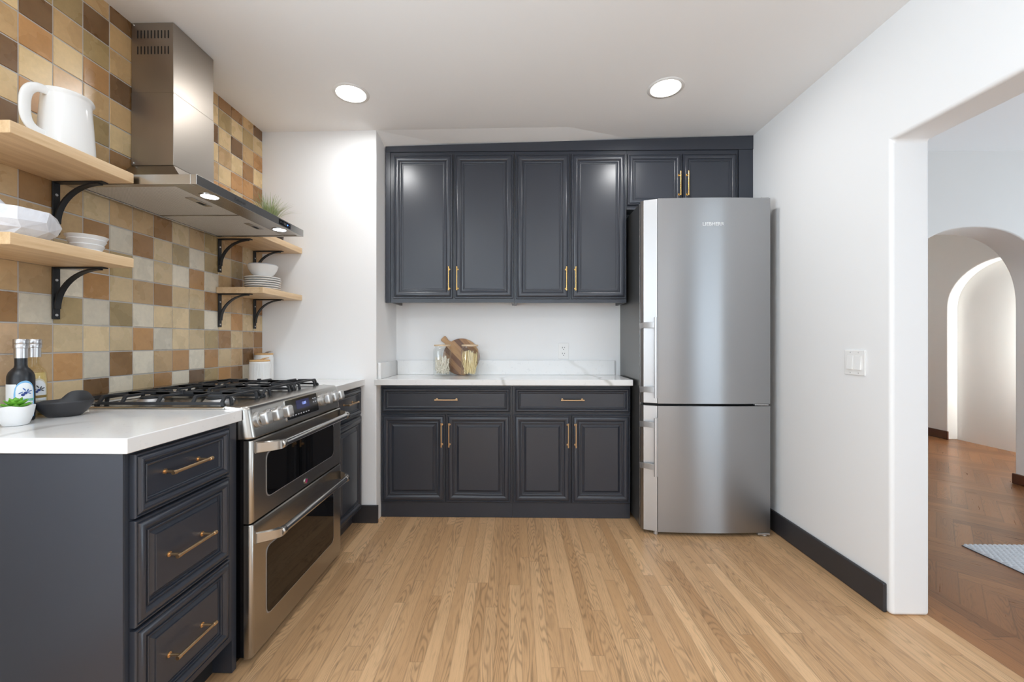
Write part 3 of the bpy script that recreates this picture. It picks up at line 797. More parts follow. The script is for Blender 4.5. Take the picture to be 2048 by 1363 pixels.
def oven_handle(d, hz):
    XH = -0.868
    mb = MB(); mb.tube([(XH, 1.556, hz), (XH, 2.118, hz)], 0.0135, 24); h = mb.build('handle', M['polished'], d, angle=40)
    for ya, yb, yc in ((1.4775, 1.535, 1.556), (2.1965, 2.139, 2.118)):
        e = MB()
        # swept bracket: flat foot on the door curving out to the bar end
        pts = []
        for k in range(9):
            u = k/8; yy = ya+(yb-ya)*u; xx = XF+0.0006+(XH-XF)*math.sin(u*PI/2)**1.1
            pts.append((xx, yy, hz))
        vs = []; hh = 0.021
        for k, p in enumerate(pts):
            u = k/8; th = 0.010+0.010*u; z_ = hh*(1-0.15*u)
            for a, c_ in ((0, -1), (1, -0.8), (1, 0.8), (0, 1)): vs.append((max(XF+0.0005, p[0]+(a-0.6)*th), p[1], hz+c_*z_))
        fs = [(k*4+j, k*4+(j+1) % 4, k*4+4+(j+1) % 4, k*4+4+j) for k in range(8) for j in range(4)]+[(3, 2, 1, 0), (32, 33, 34, 35)]
        e.add(vs, fs)
        s_ = 1 if yc > yb else -1
        e.tube([(XH, yb-s_*0.006, hz), (XH, yb-s_*0.002, hz), (XH, yc-s_*0.004, hz), (XH, yc, hz)], [0.012, 0.0165, 0.0165, 0.0140], 24)
        e.build('handle_bracket', M['steel'], h, angle=40)
d1 = oven_door('upper_oven_door', 0.507, 0.800, 1.545, 2.118, 0.572, 0.737); oven_handle(d1, 0.772)
d2 = oven_door('lower_oven_door', 0.028, 0.501, 1.545, 2.118, 0.130, 0.384); oven_handle(d2, 0.447)
bg = MB().lathe([(0.0125, 0.0003), (0.0125, 0.003), (0.010, 0.0042)], (XF, 1.837, 0.534), 24, axis='x').build('badge', M['polished'], d1)
MB().lathe([(0.0095, 0.0043), (0.008, 0.0052)], (XF, 1.837, 0.534), 24, axis='x').build('badge_enamel', M['badge'], bg)
# rear vent trim with slots
mb = MB(); vt = [(-1.612, 0.922), (-1.545, 0.922), (-1.549, 0.929), (-1.606, 0.952), (-1.612, 0.952)]
mb.prism(vt, 'y', RY0+0.002, RY1-0.002); vtr = mb.build('vent_trim', M['steel_top'], rng, bevel=0.002)
sd = Vector((-1.606+1.549, 0, 0.952-0.929)).normalized(); sn = Vector((-sd.z, 0, sd.x)); sn = -sn if sn.z < 0 else sn
for a, b_ in ((1.475, 1.510), (1.530, 1.640), (1.668, 1.708), (1.728, 1.835), (1.860, 1.900), (1.925, 2.035), (2.062, 2.098), (2.118, 2.190)):
    q = rr([(a, 0.018), (b_, 0.018), (b_, 0.047), (a, 0.047)], 0.010, 4); o = Vector((-1.549, 0, 0.929)); n = len(q)
    vs = [o+sd*s_+UY*y_+sn*0.0004 for y_, s_ in q]+[o+sd*s_+UY*y_+sn*0.0012 for y_, s_ in q]
    MB().add(vs, [tuple(range(n))[::-1], tuple(range(n, 2*n))]+[(i, (i+1) % n, n+(i+1) % n, n+i) for i in range(n)]).build('vent_slot', M['black_gap'], vtr, smooth=False)
# burners
for (bx_, by_, br) in ((-1.15, 1.60, 0.045), (-1.42, 1.60, 0.036), (-1.29, 1.837, 0.052), (-1.15, 2.075, 0.040), (-1.42, 2.075, 0.045)):
    bb = MB().lathe([(br*1.15, 0.9217), (br*1.15, 0.925), (br, 0.933)], (bx_, by_, 0), 28).build('burner', M['alu'], rng)
    MB().lathe([(br*0.92, 0.9332), (br*0.95, 0.938), (br*0.8, 0.942)], (bx_, by_, 0), 28).build('burner_cap', M['iron'], bb)
# continuous cast-iron grates
def grate(y0, y1):
    mb = MB(); xa, xb = -1.515, -1.045; zl, zt = 0.9305, 0.954
    yc = (y0+y1)/2
    # low rails on the two cook-top sides and long side rails
    for y in (y0+0.006, y1-0.006):
        mb.bar([(xa, y, zl), (xb, y, zl)], 0.008, 0.010)
    # transverse top bars
    for x in (xa+0.006, xb-0.006): pass
    mb.bar([(xa+0.01, yc, zt), (xb-0.01, yc, zt)], 0.008, 0.010)
    def finger(x, ys, ye, sx=0.0):
        pts = []
        for k in range(6):
            u = k/5; pts.append((x+sx*u*0.4, ys+(ye-ys)*0.16*math.sin(u*PI/2)**1.0*1.0*(1 if u > 0 else 0), zl+(zt-zl)*(1-math.cos(u*PI/2)) if False else zl+(zt-zl)*math.sin(u*PI/2)))
        pts.append((x+sx, ye, zt)); mb.bar(pts, 0.0085, 0.011, up=(1, 0, 0))
    for x in (xa+0.01, -1.42, -1.29, -1.16, xb-0.01):
        gap = 0.0 if x in (xa+0.01, xb-0.01, -1.29) else 0.028
        finger(x, y0+0.006, yc-gap); finger(x, y1-0.006, yc+gap)
    # front / rear loops
    for xe, sx in ((xa, 1), (xb, -1)):
        for y in (y0+0.045, y1-0.045):
            pts = [(xe, y, zl-0.004), (xe+sx*0.003, y, zl+0.014), (xe+sx*0.014, y, zt), (xe+sx*0.085, y, zt)]
            mb.bar(pts, 0.0085, 0.011, up=(0, 1, 0))
    for x in (-1.42, -1.16):
        mb.bar([(x-0.085, yc, zt), (x-0.028, yc, zt)], 0.008, 0.011); mb.bar([(x+0.028, yc, zt), (x+0.085, yc, zt)], 0.008, 0.011)
    for y in (y0+0.006, y1-0.006):
        for x in (xa+0.004, xb-0.004): mb.box(x-0.006, x+0.006, y-0.006, y+0.006, 0.9217, zl)
    for y in (y0+0.045, y1-0.045):
        for x in (xa, xb): mb.box(x-0.005, x+0.005, y-0.005, y+0.005, 0.9217, zl)
    for x in (-1.29,):
        mb.box(x-0.007, x+0.007, yc-0.007, yc+0.007, zt-0.006, zt+0.012)
    return mb.build('grate', M['iron'], rng, bevel=0.002, seg=2)
for a, b_ in ((1.474, 1.714), (1.717, 1.957), (1.960, 2.200)): grate(a, b_)

# ------------------------------------------------------------------ cooker hood
HY0, HY1, HXF, HZ0, HZ1 = 1.464, 2.216, -1.134, 1.715, 1.751
hood = thing('cooker_hood', 'stainless steel chimney hood on the tiled wall above the range', 'cooker hood', (-1.37, 1.84, 1.715))
# rim: hollow box open below
mb = MB(); w = 0.022
mb.box(HXF-w, HXF, HY0, HY1, HZ0, HZ1); mb.box(-1.612, HXF-w-0.0002, HY0, HY0+w, HZ0, HZ1); mb.box(-1.612, HXF-w-0.0002, HY1-w, HY1, HZ0, HZ1); mb.box(-1.612, -1.612+w, HY0+w, HY1-w, HZ0, HZ1)
mb.box(-1.589, HXF-w-0.0004, HY0+w+0.0002, HY1-w-0.0002, HZ1-0.004, HZ1)
rim = mb.build('rim', M['steel'], hood, bevel=0.0012)
# front light strip, slightly recessed
mb = MB().box(-1.235, HXF-w-0.0005, HY0+w+0.0005, HY1-w-0.0005, HZ0+0.0035, HZ0+0.010); strip = mb.build('light_strip', M['steel'], hood, bevel=0.001)
for k, (a, b_) in enumerate(((HY0+w+0.001, 1.838), (1.842, HY1-w-0.001))):
    f = MB().box(-1.588, -1.236, a, b_, HZ0+0.004, HZ0+0.009).build('mesh_filter', M['filter'], hood, smooth=False)
    yc = (a+b_)/2
    h = MB().box(-1.292, -1.262, yc-0.055, yc+0.055, HZ0+0.0015, HZ0+0.0038); h.build('filter_handle', M['steel'], f, bevel=0.001)
    MB().box(-1.288, -1.272, yc-0.002, yc+0.035, HZ0+0.0008, HZ0+0.0014).build('filter_slot', M['black_gap'], f, smooth=False)
    MB().box(-1.588, -1.236, a if k else b_-0.004, a+0.004 if k else b_, HZ0+0.002, HZ0+0.0038).build('filter_edge', M['steel'], f)
for yy in (1.600, 2.082):
    l = MB().lathe([(0.030, HZ0+0.0015), (0.036, HZ0+0.0015), (0.036, HZ0+0.0033), (0.030, HZ0+0.0033)], (-1.187, yy, 0), 32, close=False)
    l.build('lamp_ring', M['polished'], hood)
    MB().lathe([(0.0295, HZ0+0.0018), (0.0295, HZ0+0.0032)], (-1.187, yy, 0), 32).build('lamp_lens', M['led'], hood)
    d = bpy.data.lights.new('hood_lamp', 'SPOT'); d.energy = 2.2; d.spot_size = math.radians(120); d.spot_blend = 0.8; d.color = (0.90, 0.95, 1.0); d.shadow_soft_size = 0.028
    o = bpy.data.objects.new('hood_lamp', d); COL.objects.link(o); o.location = (-1.187, yy, HZ0-0.002)
# concave canopy
def canopy():
    mb = MB(); n = 12; vs = []
    x1, y0, y1 = HXF-0.012, HY0+0.012, HY1-0.012; cx1, cy0, cy1 = -1.432, 1.724, 1.956
    for k in range(n+1):
        u = k/n; s_ = u; z = HZ1+0.0005+0.142*(u**1.9)
        X1 = x1+(cx1-x1)*s_; Y0 = y0+(cy0-y0)*s_; Y1 = y1+(cy1-y1)*s_
        vs += [(-1.612, Y0, z), (X1, Y0, z), (X1, Y1, z), (-1.612, Y1, z)]
    fs = [(k*4+j, k*4+(j+1) % 4, k*4+4+(j+1) % 4, k*4+4+j) for k in range(n) for j in range(4)]+[(3, 2, 1, 0), tuple(range(n*4, n*4+4))]
    return mb.add(vs, fs)
canopy().build('canopy', M['steel'], hood, angle=30)
steel_v = steel('brushed_steel_chimney', (164, 156, 147), 0.40, 'z', 0.015)
ch = MB().box(-1.612, -1.432, 1.722, 1.958, 1.894, 2.200).build('chimney', steel_v, hood, bevel=0.0015)
c2 = MB().box(-1.612, -1.4335, 1.7235, 1.9565, 2.2005, cz(-1.5, 1.84)-0.002).build('chimney_extension', steel_v, hood, bevel=0.0012)
for zz in (2.445, 2.378):
    for k in range(10):
        x_ = -1.585+k*0.0145
        MB().prism(rr([(x_-0.0025, zz-0.017), (x_+0.0025, zz-0.017), (x_+0.0025, zz+0.017), (x_-0.0025, zz+0.017)], 0.0024, 3), 'y', 1.7228, 1.7234).build('vent_slot', M['black_gap'], c2, smooth=False)
for zz in (1.905, 2.485):
    MB().lathe([(0.005, -0.0003), (0.004, -0.0028), (0.001, -0.0035)], (-1.603, 1.7218 if zz < 2 else 1.7233, zz), 14, axis='y').build('screw', M['polished'], ch if zz < 2 else c2)
MB().box(HXF+0.0002, HXF+0.0012, 1.985, 2.085, HZ0+0.006, HZ1-0.006).build('control_strip', M['black_plastic'], rim)
for k, yy in enumerate((1.998, 2.016, 2.058, 2.073)):
    MB().lathe([(0.0035, 0.0013), (0.0035, 0.0016)], (HXF, yy, HZ0+0.018), 14, axis='x').build('control_button', M['blue_led'] if k == 2 else M['text_dark'], rim)
MB().box(HXF+0.0013, HXF+0.0016, 2.025, 2.047, HZ0+0.012, HZ0+0.024).build('control_display', M['text_dark'], rim)
text('hood_lettering', 'Zuhengen', 0.017, M['text_dark'], rim, Vector((HXF+0.0004, 1.70, HZ0+0.018)), R_FACE_X, 0.0002)

# ------------------------------------------------------------------ fridge
FX0, FX1 = 0.764, 1.515
fr = thing('fridge', 'tall stainless steel fridge freezer standing between alcove and right wall', 'fridge', ((FX0+FX1)/2, 2.76, 0))
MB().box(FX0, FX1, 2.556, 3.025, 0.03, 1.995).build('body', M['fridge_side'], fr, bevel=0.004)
MB().box(FX0+0.02, FX1-0.02, 2.60, 3.0, 0.002, 0.0295).build('plinth', M['black_gap'], fr)
def fdoor(name, z0, z1):
    # bowed front: plan section
    pts = [(FX0+0.001, 2.548), (FX0+0.001, 2.540)]
    n = 22; xl, xr = FX0+0.088, FX1
    pts += [(FX0+0.014, 2.522), (xl-0.0015, 2.4945)]
    for k in range(n+1):
        u = k/n; x_ = xl+(xr-xl)*u; y_ = 2.493-0.018*math.sin(PI*(u*0.86+0.10)) + 0.0
        pts.append((x_, y_))
    pts += [(FX1, 2.548)]
    return MB().prism(pts, 'z', z0, z1).build(name, M['fridge'], fr, bevel=0.0012, angle=12, bang=30)
du = fdoor('fridge_door', 0.785, 2.003); dl = fdoor('freezer_door', 0.022, 0.771)
for d, z0, z1 in ((du, 0.787, 2.001), (dl, 0.024, 0.769)):
    # bright bevel strip down the handle side
    mb = MB(); a, b_ = Vector((FX0+0.0145, 2.5212, 0)), Vector((FX0+0.0862, 2.4943, 0)); nn = Vector((b_.y-a.y, -(b_.x-a.x), 0)).normalized()
    q = [a+nn*0.0003, b_+nn*0.0003, b_+nn*0.0015, a+nn*0.0015]
    mb.prism([(p.x, p.y) for p in q], 'z', z0, z1).build('edge_strip', M['alu'], d, smooth=False)
def fhandle(d, z0, z1, b0, b1):
    mb = MB(); mb.tube([(0.829, 2.452, z0), (0.829, 2.452, z1)], 0.0075, 16, flatten=(1.0, 1.5)); h = mb.build('handle', M['alu'], d, angle=40)
    for z in (b0, b1):
        m2 = MB(); m2.bar([(FX0-0.0015, 2.545, z-0.006), (FX0+0.004, 2.522, z-0.003), (FX0+0.014, 2.505, z), (0.829, 2.468, z), (0.8285, 2.458, z)], 0.006, 0.034, up=(0, 0, 1))
        m2.build('handle_bracket', M['alu'], h, bevel=0.001)
fhandle(du, 0.822, 1.296, 1.252, 0.868); fhandle(dl, 0.362, 0.706, 0.660, 0.412)
MB().box(FX0+0.02, FX1-0.004, 2.515, 2.55, 0.7725, 0.7835).build('door_gasket', M['black_gap'], fr)
mb = MB(); mb.box(FX1-0.09, FX1-0.008, 2.492, 2.512, 0.774, 0.7825); mb.build('middle_hinge', M['alu'], fr, bevel=0.002)
mb = MB(); mb.box(FX1-0.045, FX1-0.002, 2.50, 2.56, 2.0035, 2.012); mb.build('top_hinge', M['alu'], fr, bevel=0.002)
mb = MB(); mb.box(FX1-0.075, FX1-0.004, 2.485, 2.54, 0.009, 0.0205); mb.cyl((FX1-0.03, 2.50, 0.0012), (FX1-0.03, 2.50, 0.0088), 0.014, 16); mb.build('hinge_foot', M['alu'], fr, bevel=0.002)
mb = MB(); mb.cyl((FX0+0.085, 2.515, 0.0012), (FX0+0.085, 2.515, 0.021), 0.014, 16); mb.build('levelling_foot', M['alu'], fr)
text('fridge_lettering', 'LIEBHERR', 0.030, M['badge_alu'], du, Vector((1.172, 2.4738, 1.845)), R_FACE_NY, 0.0012)

# ------------------------------------------------------------------ shelves and iron brackets
def shelf(y0, y1, xf, z0, z1, label):
    t = thing('wall_shelf', label, 'shelf', ((-1.613+xf)/2, (y0+y1)/2, z0), 'pale maple shelves on the tiled wall')
    mb = MB(); mb.box(-1.613, xf, y0, y1, z0, z1)
    mb.build('board', M['maple'], t, bevel=0.0025, seg=3)
    return t
shelf(1.089, 1.453, -1.350, 1.7135, 1.748, 'upper maple shelf left of the hood, holding the white pitcher')
shelf(1.089, 1.453, -1.350, 1.4145, 1.4485, 'lower maple shelf left of the hood, holding the marble bowl')
shelf(2.221, 2.636, -1.357, 1.7135, 1.748, 'upper maple shelf right of the hood, holding the grass plant')
shelf(2.221, 2.636, -1.357, 1.4145, 1.4485, 'lower maple shelf right of the hood, holding plates and bowls')
def bracket(y, zt, label):
    t = thing('shelf_bracket', label, 'bracket', (-1.613, y, zt), 'black iron shelf brackets')
    w, th = 0.024, 0.005; xt = 0.178; hh = 0.182; x0 = -1.613
    mb = MB()
    mb.box(x0, x0+th, y-w/2, y+w/2, zt-hh, zt-0.0004)
    mb.build('wall_plate', M['iron_bracket'], t, bevel=0.001)
    m2 = MB(); m2.box(x0+th+0.0002, x0+xt, y-w/2, y+w/2, zt-th, zt-0.0004)
    m2.build('shelf_plate', M['iron_bracket'], t, bevel=0.001)
    m3 = MB(); pts = []
    for k in range(15):
        a = PI/2*k/14
        pts.append((x0+th+0.003+(xt-0.025)*(1-math.cos(a)), y, zt-hh*0.80+(hh*0.80-th-0.002)*math.sin(a)))
    m3.bar(pts, w*0.8, th*1.5, up=(0, 1, 0))
    # bar(): w is sideways of path, so flatten by rebuilding with y as width
    m3 = MB(); vs = []
    for k, p in enumerate(pts):
        q0, q1 = Vector(pts[max(k-1, 0)]), Vector(pts[min(k+1, 14)]); tg = (q1-q0).normalized(); nr = Vector((-tg.z, 0, tg.x)); p = Vector(p)
        for a, b_ in ((-1, -1), (1, -1), (1, 1), (-1, 1)): vs.append(p+UY*a*w*0.40+nr*b_*th*0.55)
    fs = [(k*4+j, k*4+(j+1) % 4, k*4+4+(j+1) % 4, k*4+4+j) for k in range(14) for j in range(4)]+[(3, 2, 1, 0), (56, 57, 58, 59)]
    m3.add(vs, fs).build('curved_brace', M['iron_bracket'], t, angle=40)
    for zz in (zt-hh+0.014, zt-0.045):
        MB().lathe([(0.0048, th+0.0002), (0.004, th+0.002), (0.001, th+0.0026)], (x0, y, zz), 14, axis='x').build('screw', M['alu'], t)
bracket(1.4335, 1.4145, 'black curved bracket under the lower shelf left of the hood')
bracket(1.4335, 1.7135, 'black curved bracket under the upper shelf left of the hood')
bracket(2.246, 1.4145, 'nearer black bracket under the lower shelf right of the hood')
bracket(2.552, 1.4145, 'black bracket by the column under the shelf with plates')
bracket(2.246, 1.7135, 'nearer black bracket under the upper shelf right of the hood')
bracket(2.552, 1.7135, 'black bracket by the column under the shelf with the grass plant')

# ------------------------------------------------------------------ things on the shelves
ZS1, ZS2 = 1.4495, 1.749
# white pitcher
px, py = -1.475, 1.345
t = thing('pitcher', 'large white ceramic pitcher with loop handle on the upper left shelf', 'pitcher', (px, py, ZS2))
def spout(r, z, a, i):
    if z > 0.165:
        d = math.cos(a-PI/2); k = max(0, d)**8*(z-0.165)/0.05
        return r+0.020*k, z+0.004*k
    return r, z
prof = [(0.0001, 0.0), (0.064, 0.0), (0.070, 0.003), (0.0705, 0.012), (0.069, 0.05), (0.0655, 0.11), (0.0615, 0.165), (0.0592, 0.194), (0.0605, 0.201), (0.0632, 0.205), (0.0632, 0.2105), (0.0595, 0.2125), (0.0565, 0.205), (0.0565, 0.19), (0.0615, 0.11), (0.065, 0.02), (0.0001, 0.008)]
MB().lathe(prof, (px, py, ZS2), 48, fn=spout).build('body', M['ceramic'], t, angle=50)
hp = []
for k in range(25):
    a = PI*k/24; ca, sa = math.cos(a), math.sin(a)
    hp.append((px-0.012*sa, py-0.056-0.004*k/24-0.050*abs(sa)**0.62, ZS2+0.126+0.070*math.copysign(abs(ca)**0.75, ca)))
MB().tube(hp, 0.0105, 14, flatten=(0.62, 1.35)).build('handle', M['ceramic'], t, angle=60)
# faceted marble bowl
bx, by = -1.470, 1.185
t = thing('faceted_bowl', 'faceted white marble bowl on the lower left shelf', 'bowl', (bx, by, ZS1))
rr_ = random.Random(3)
mb = MB(); n = 9; rings = [(0.066, 0.0, 0.0), (0.094, 0.026, 0.33), (0.103, 0.050, 0.15), (0.099, 0.083, 0.33)]; vs = []
for (r, z, o) in rings:
    for j in range(n):
        a = 2*PI*(j+o+rr_.uniform(-0.14, 0.14))/n; q = r*rr_.uniform(0.97, 1.03); vs.append((bx+q*math.cos(a), by+q*math.sin(a), ZS1+z+(rr_.uniform(-0.006, 0.006) if 0 < z < 0.08 else 0)))
for (r, z) in ((0.090, 0.083), (0.082, 0.045), (0.055, 0.016)):
    for j in range(n):
        a = 2*PI*(j+0.33)/n; vs.append((bx+r*math.cos(a), by+r*math.sin(a), ZS1+z))
fs = []
for i in range(6):
    for j in range(n):
        a, b_, c_, d_ = i*n+j, i*n+(j+1) % n, (i+1)*n+(j+1) % n, (i+1)*n+j
        fs += [(a, b_, c_), (a, c_, d_)] if (i+j) % 2 else [(a, b_, d_), (b_, c_, d_)]
fs += [tuple(range(n))[::-1], tuple(range(6*n, 7*n))]
mb.add(vs, fs).build('bowl_shell', M['marble'], t, smooth=False)
o = MB().tube([(bx+0.018, by+0.015, ZS1+0.033), (bx-0.012, by-0.045, ZS1+0.115), (bx-0.022, by-0.078, ZS1+0.158)], [0.022, 0.017, 0.014], 18).build('pestle', M['marble'], None, angle=50)
tag(o, 'pale marble pestle leaning out of the faceted bowl at the photo edge', 'pestle')
# small ribbed bowl
cx_, cy_ = -1.482, 1.416
t = thing('ribbed_bowl', 'small white ribbed bowl at the right end of the lower left shelf', 'bowl', (cx_, cy_, ZS1))
prof = [(0.0001, 0), (0.032, 0.0), (0.035, 0.002), (0.037, 0.010), (0.041, 0.018), (0.0385, 0.021), (0.0425, 0.029), (0.0462, 0.036), (0.0435, 0.039), (0.0485, 0.048), (0.0515, 0.053), (0.0495, 0.056), (0.0550, 0.065), (0.0562, 0.0675), (0.0545, 0.0682), (0.050, 0.062), (0.042, 0.040), (0.030, 0.010), (0.0001, 0.006)]
MB().lathe(prof, (cx_, cy_, ZS1), 44).build('bowl_shell', M['ceramic_matt'], t, angle=60)
# plates and bowls on the lower right shelf
qx, qy = -1.478, 2.418
for k in range(6):
    z = ZS1+k*0.0128
    prof = [(0.0001, 0.0), (0.052, 0.0), (0.056, 0.0015), (0.060, 0.0035), (0.086, 0.0075), (0.0925, 0.0088), (0.0942, 0.0104), (0.0942, 0.0126), (0.0925, 0.0140), (0.085, 0.0125), (0.058, 0.006), (0.0001, 0.0048)]
    o = MB().lathe(prof, (qx+0.001*math.sin(k*2.1), qy+0.001*math.cos(k*1.7), z), 44).build('plate', M['ceramic'], None, angle=50)
    tag(o, ['lowest white plate of the stack, lying on the maple shelf', 'second white plate from the bottom of the stack on the shelf', 'third white plate from the bottom of the stack on the shelf', 'third white plate from the top of the stack under the bowls', 'second white plate from the top of the stack under the bowls', 'top white plate of the stack, directly under the white bowl'][k], 'plate', 'white plates stacked on the lower right shelf')
zb = ZS1+5*0.0128+0.0128
prof = [(0.0001, 0), (0.036, 0.0), (0.038, 0.003), (0.040, 0.006), (0.060, 0.022), (0.074, 0.046), (0.0805, 0.068), (0.0815, 0.0705), (0.0795, 0.071), (0.071, 0.048), (0.056, 0.026), (0.030, 0.010), (0.0001, 0.008)]
o = MB().lathe(prof, (qx, qy, zb), 44).build('serving_bowl', M['ceramic'], None, angle=50); tag(o, 'round white bowl standing on the stack of plates', 'bowl')
prof = [(0.0001, 0), (0.028, 0.0), (0.052, 0.017), (0.066, 0.040), (0.0725, 0.060), (0.0735, 0.0625), (0.0715, 0.063), (0.063, 0.042), (0.048, 0.022), (0.0001, 0.005)]
o = MB().lathe(prof, (qx, qy, zb+0.0145), 44).build('serving_bowl', M['ceramic_grey'], None, angle=50); tag(o, 'pale grey bowl nested inside the white bowl on the plates', 'bowl')
# potted grass
gx, gy = -1.430, 2.430
t = thing('potted_grass', 'artificial grass tuft in a dark pot on the upper right shelf', 'plant', (gx, gy, ZS2))
MB().lathe([(0.0001, 0), (0.056, 0.0), (0.058, 0.003), (0.066, 0.074), (0.0665, 0.082), (0.062, 0.082), (0.060, 0.074), (0.0001, 0.0725)], (gx, gy, ZS2), 32).build('pot', M['pot_dark'], t, angle=50)
rg = random.Random(9)
def blades(n, h0, h1, lean):
    mb = MB()
    for k in range(n):
        a = rg.uniform(0, 2*PI); r0 = 0.036*math.sqrt(rg.random()); L = rg.uniform(h0, h1); le = lean*rg.uniform(0.25, 1.15)*(0.35+r0/0.036)
        da = a+rg.uniform(-0.6, 0.6); bx0, by0 = gx-0.020+r0*math.cos(a), gy+r0*math.sin(a); vs = []
        sd = Vector((-math.sin(da), math.cos(da), 0)); m = 6
        for i in range(m+1):
            u = i/m; w_ = 0.0030*(1-u)**0.7+0.0002
            p = Vector((bx0+math.cos(da)*le*u*u, by0+math.sin(da)*le*u*u, ZS2+0.0725+L*u*(1-0.25*u*le/0.1)))
            nb = Vector((math.cos(da), math.sin(da), 0.3))*0.0007
            vs += [p-sd*w_, p+nb, p+sd*w_, p-nb*0.4]
        fs = [(i*4+j, i*4+(j+1) % 4, i*4+4+(j+1) % 4, i*4+4+j) for i in range(m) for j in range(4)]
        mb.add(vs, fs+[(3, 2, 1, 0), (m*4, m*4+1, m*4+2, m*4+3)])
    return mb
blades(120, 0.12, 0.222, 0.085).build('grass_blades', M['grass'], t)
blades(60, 0.12, 0.215, 0.12).build('pale_grass_blades', M['grass_pale'], t)

# ------------------------------------------------------------------ things on the near worktop
ZC = 0.9145
def bottle(x, y, label, mb_, dark):
    t = thing('bottle', label, 'bottle', (x, y, ZC), 'pair of small bottles by the tiles')
    prof = [(0.0001, 0.0), (0.0255, 0.0), (0.029, 0.0025), (0.0295, 0.006), (0.0295, 0.126), (0.0288, 0.136), (0.0255, 0.147), (0.0195, 0.156), (0.0148, 0.1615), (0.0135, 0.168), (0.0135, 0.2005), (0.0001, 0.2005)]
    b = MB().lathe(prof, (x, y, ZC), 36).build('glass_body', mb_, t, angle=45)
    if not dark:
        MB().lathe([(0.0001, 0.004), (0.027, 0.004), (0.0275, 0.118), (0.024, 0.140), (0.0001, 0.140)], (x, y, ZC), 32).build('contents', mat('pale_vinegar', (212, 190, 132), 0.2), t, angle=45)
    MB().lathe([(0.0152, 0.1895), (0.0152, 0.219), (0.0168, 0.2195), (0.0172, 0.222), (0.0172, 0.230), (0.0166, 0.2312), (0.0172, 0.2324), (0.0172, 0.2440), (0.0160, 0.2470), (0.0001, 0.2470)], (x, y, ZC), 36).build('cap', M['cap'], t, angle=30)
    # wrapped label facing the room
    def arc(r, a0, a1, z0, z1, m, name, parent, arch=False):
        mb = MB(); n = 22; vs = []
        for k in range(n+1):
            u = k/n; a = math.radians(a0+(a1-a0)*u); zt = z1
            if arch: zt = z1-(z1-z0)*0.36*(1-math.sqrt(max(0, 1-(2*u-1)**2)))
            for rr2 in (r, r+0.0002): vs += [(x+rr2*math.cos(a), y+rr2*math.sin(a), ZC+z0), (x+rr2*math.cos(a), y+rr2*math.sin(a), ZC+zt)]
        fs = []
        for k in range(n):
            a = k*4; fs += [(a, a+1, a+5, a+4), (a+2, a+6, a+7, a+3), (a+1, a+3, a+7, a+5), (a, a+4, a+6, a+2)]
        fs += [(0, 2, 3, 1), (n*4, n*4+1, n*4+3, n*4+2)]
        return mb.add(vs, fs).build(name, m, parent, angle=50)
    # -Y/+X is where the camera looks from
    c0 = -24
    arc(0.0297, -140, -58, 0.030, 0.112, M['label_white'], 'back_label', t) if dark else None
    l = arc(0.0300, c0-44, c0+44, 0.012, 0.122, M['label_blue'] if dark else M['label_cream'], 'label', t, True)
    arc(0.0303, c0-36, c0+36, 0.048, 0.116, M['label_white'], 'label_field', l, True)
    arc(0.0306, c0-42, c0+42, 0.060, 0.068, M['label_green'] if dark else M['label_gold'], 'label_band', l)
    arc(0.0303, c0-36, c0+36, 0.016, 0.052, M['label_white'] if dark else M['label_cream'], 'label_text_field', l)
    # sprig with two olives
    def dot(a, z, rz, m, name, ang=0, ln=1.0):
        aa = math.radians(a); nv = Vector((math.cos(aa), math.sin(aa), 0)); tv = Vector((-math.sin(aa), math.cos(aa), 0)); vs = []
        ctr = Vector((x, y, ZC+z))+nv*0.0309
        for k in range(12):
            q = 2*PI*k/12; u_, v_ = rz*ln*math.cos(q), rz*math.sin(q)
            uu, vv = u_*math.cos(ang)-v_*math.sin(ang), u_*math.sin(ang)+v_*math.cos(ang)
            vs.append(ctr+tv*uu+UZ*vv)
        MB().add(vs+[v_+nv*0.0002 for v_ in vs], [tuple(range(12))[::-1], tuple(range(12, 24))]+[(k, (k+1) % 12, 12+(k+1) % 12, 12+k) for k in range(12)]).build(name, m, l, smooth=False)
    dot(c0-8, 0.080, 0.0042, M['olive_blue'], 'olive'); dot(c0+2, 0.085, 0.0042, M['olive_blue'], 'olive')
    for a, z, g in ((c0-16, 0.086, 0.5), (c0+10, 0.092, 1.2), (c0+16, 0.084, -0.5), (c0-3, 0.096, 2.2), (c0+20, 0.090, 0.3)): dot(a, z, 0.0016, M['leaf_ink'] if dark else M['black_stone'], 'olive_leaf', g, 3.4)
    rot = lambda a: basis((-math.sin(math.radians(a)), math.cos(math.radians(a)), 0), (0, 0, 1), (math.cos(math.radians(a)), math.sin(math.radians(a)), 0))
    for body, z, sz in ((('San Helena', 0.040, 0.0085), ('Olive Oil', 0.028, 0.0075)) if dark else (('Balsamic', 0.040, 0.0085), ('Vinegar', 0.028, 0.0085))):
        # letters follow the curve of the bottle one by one
        n = len(body)
        for k, ch_ in enumerate(body):
            if ch_ == ' ': continue
            a = c0+(k-(n-1)/2)*sz*0.58/0.0306*180/PI
            aa = math.radians(a); p = Vector((x+0.0307*math.cos(aa), y+0.0307*math.sin(aa), ZC+z))
            text('label_letter', ch_, sz, M['text_dark'] if not dark else M['olive_blue'], l, p, rot(a), 0.0001)
bottle(-1.500, 1.2385, 'small dark bottle with a blue olive label and silver cap', M['bottle_dark'], True)
bottle(-1.545, 1.312, 'clear bottle of pale vinegar behind the dark bottle', M['glass_oil'], False)
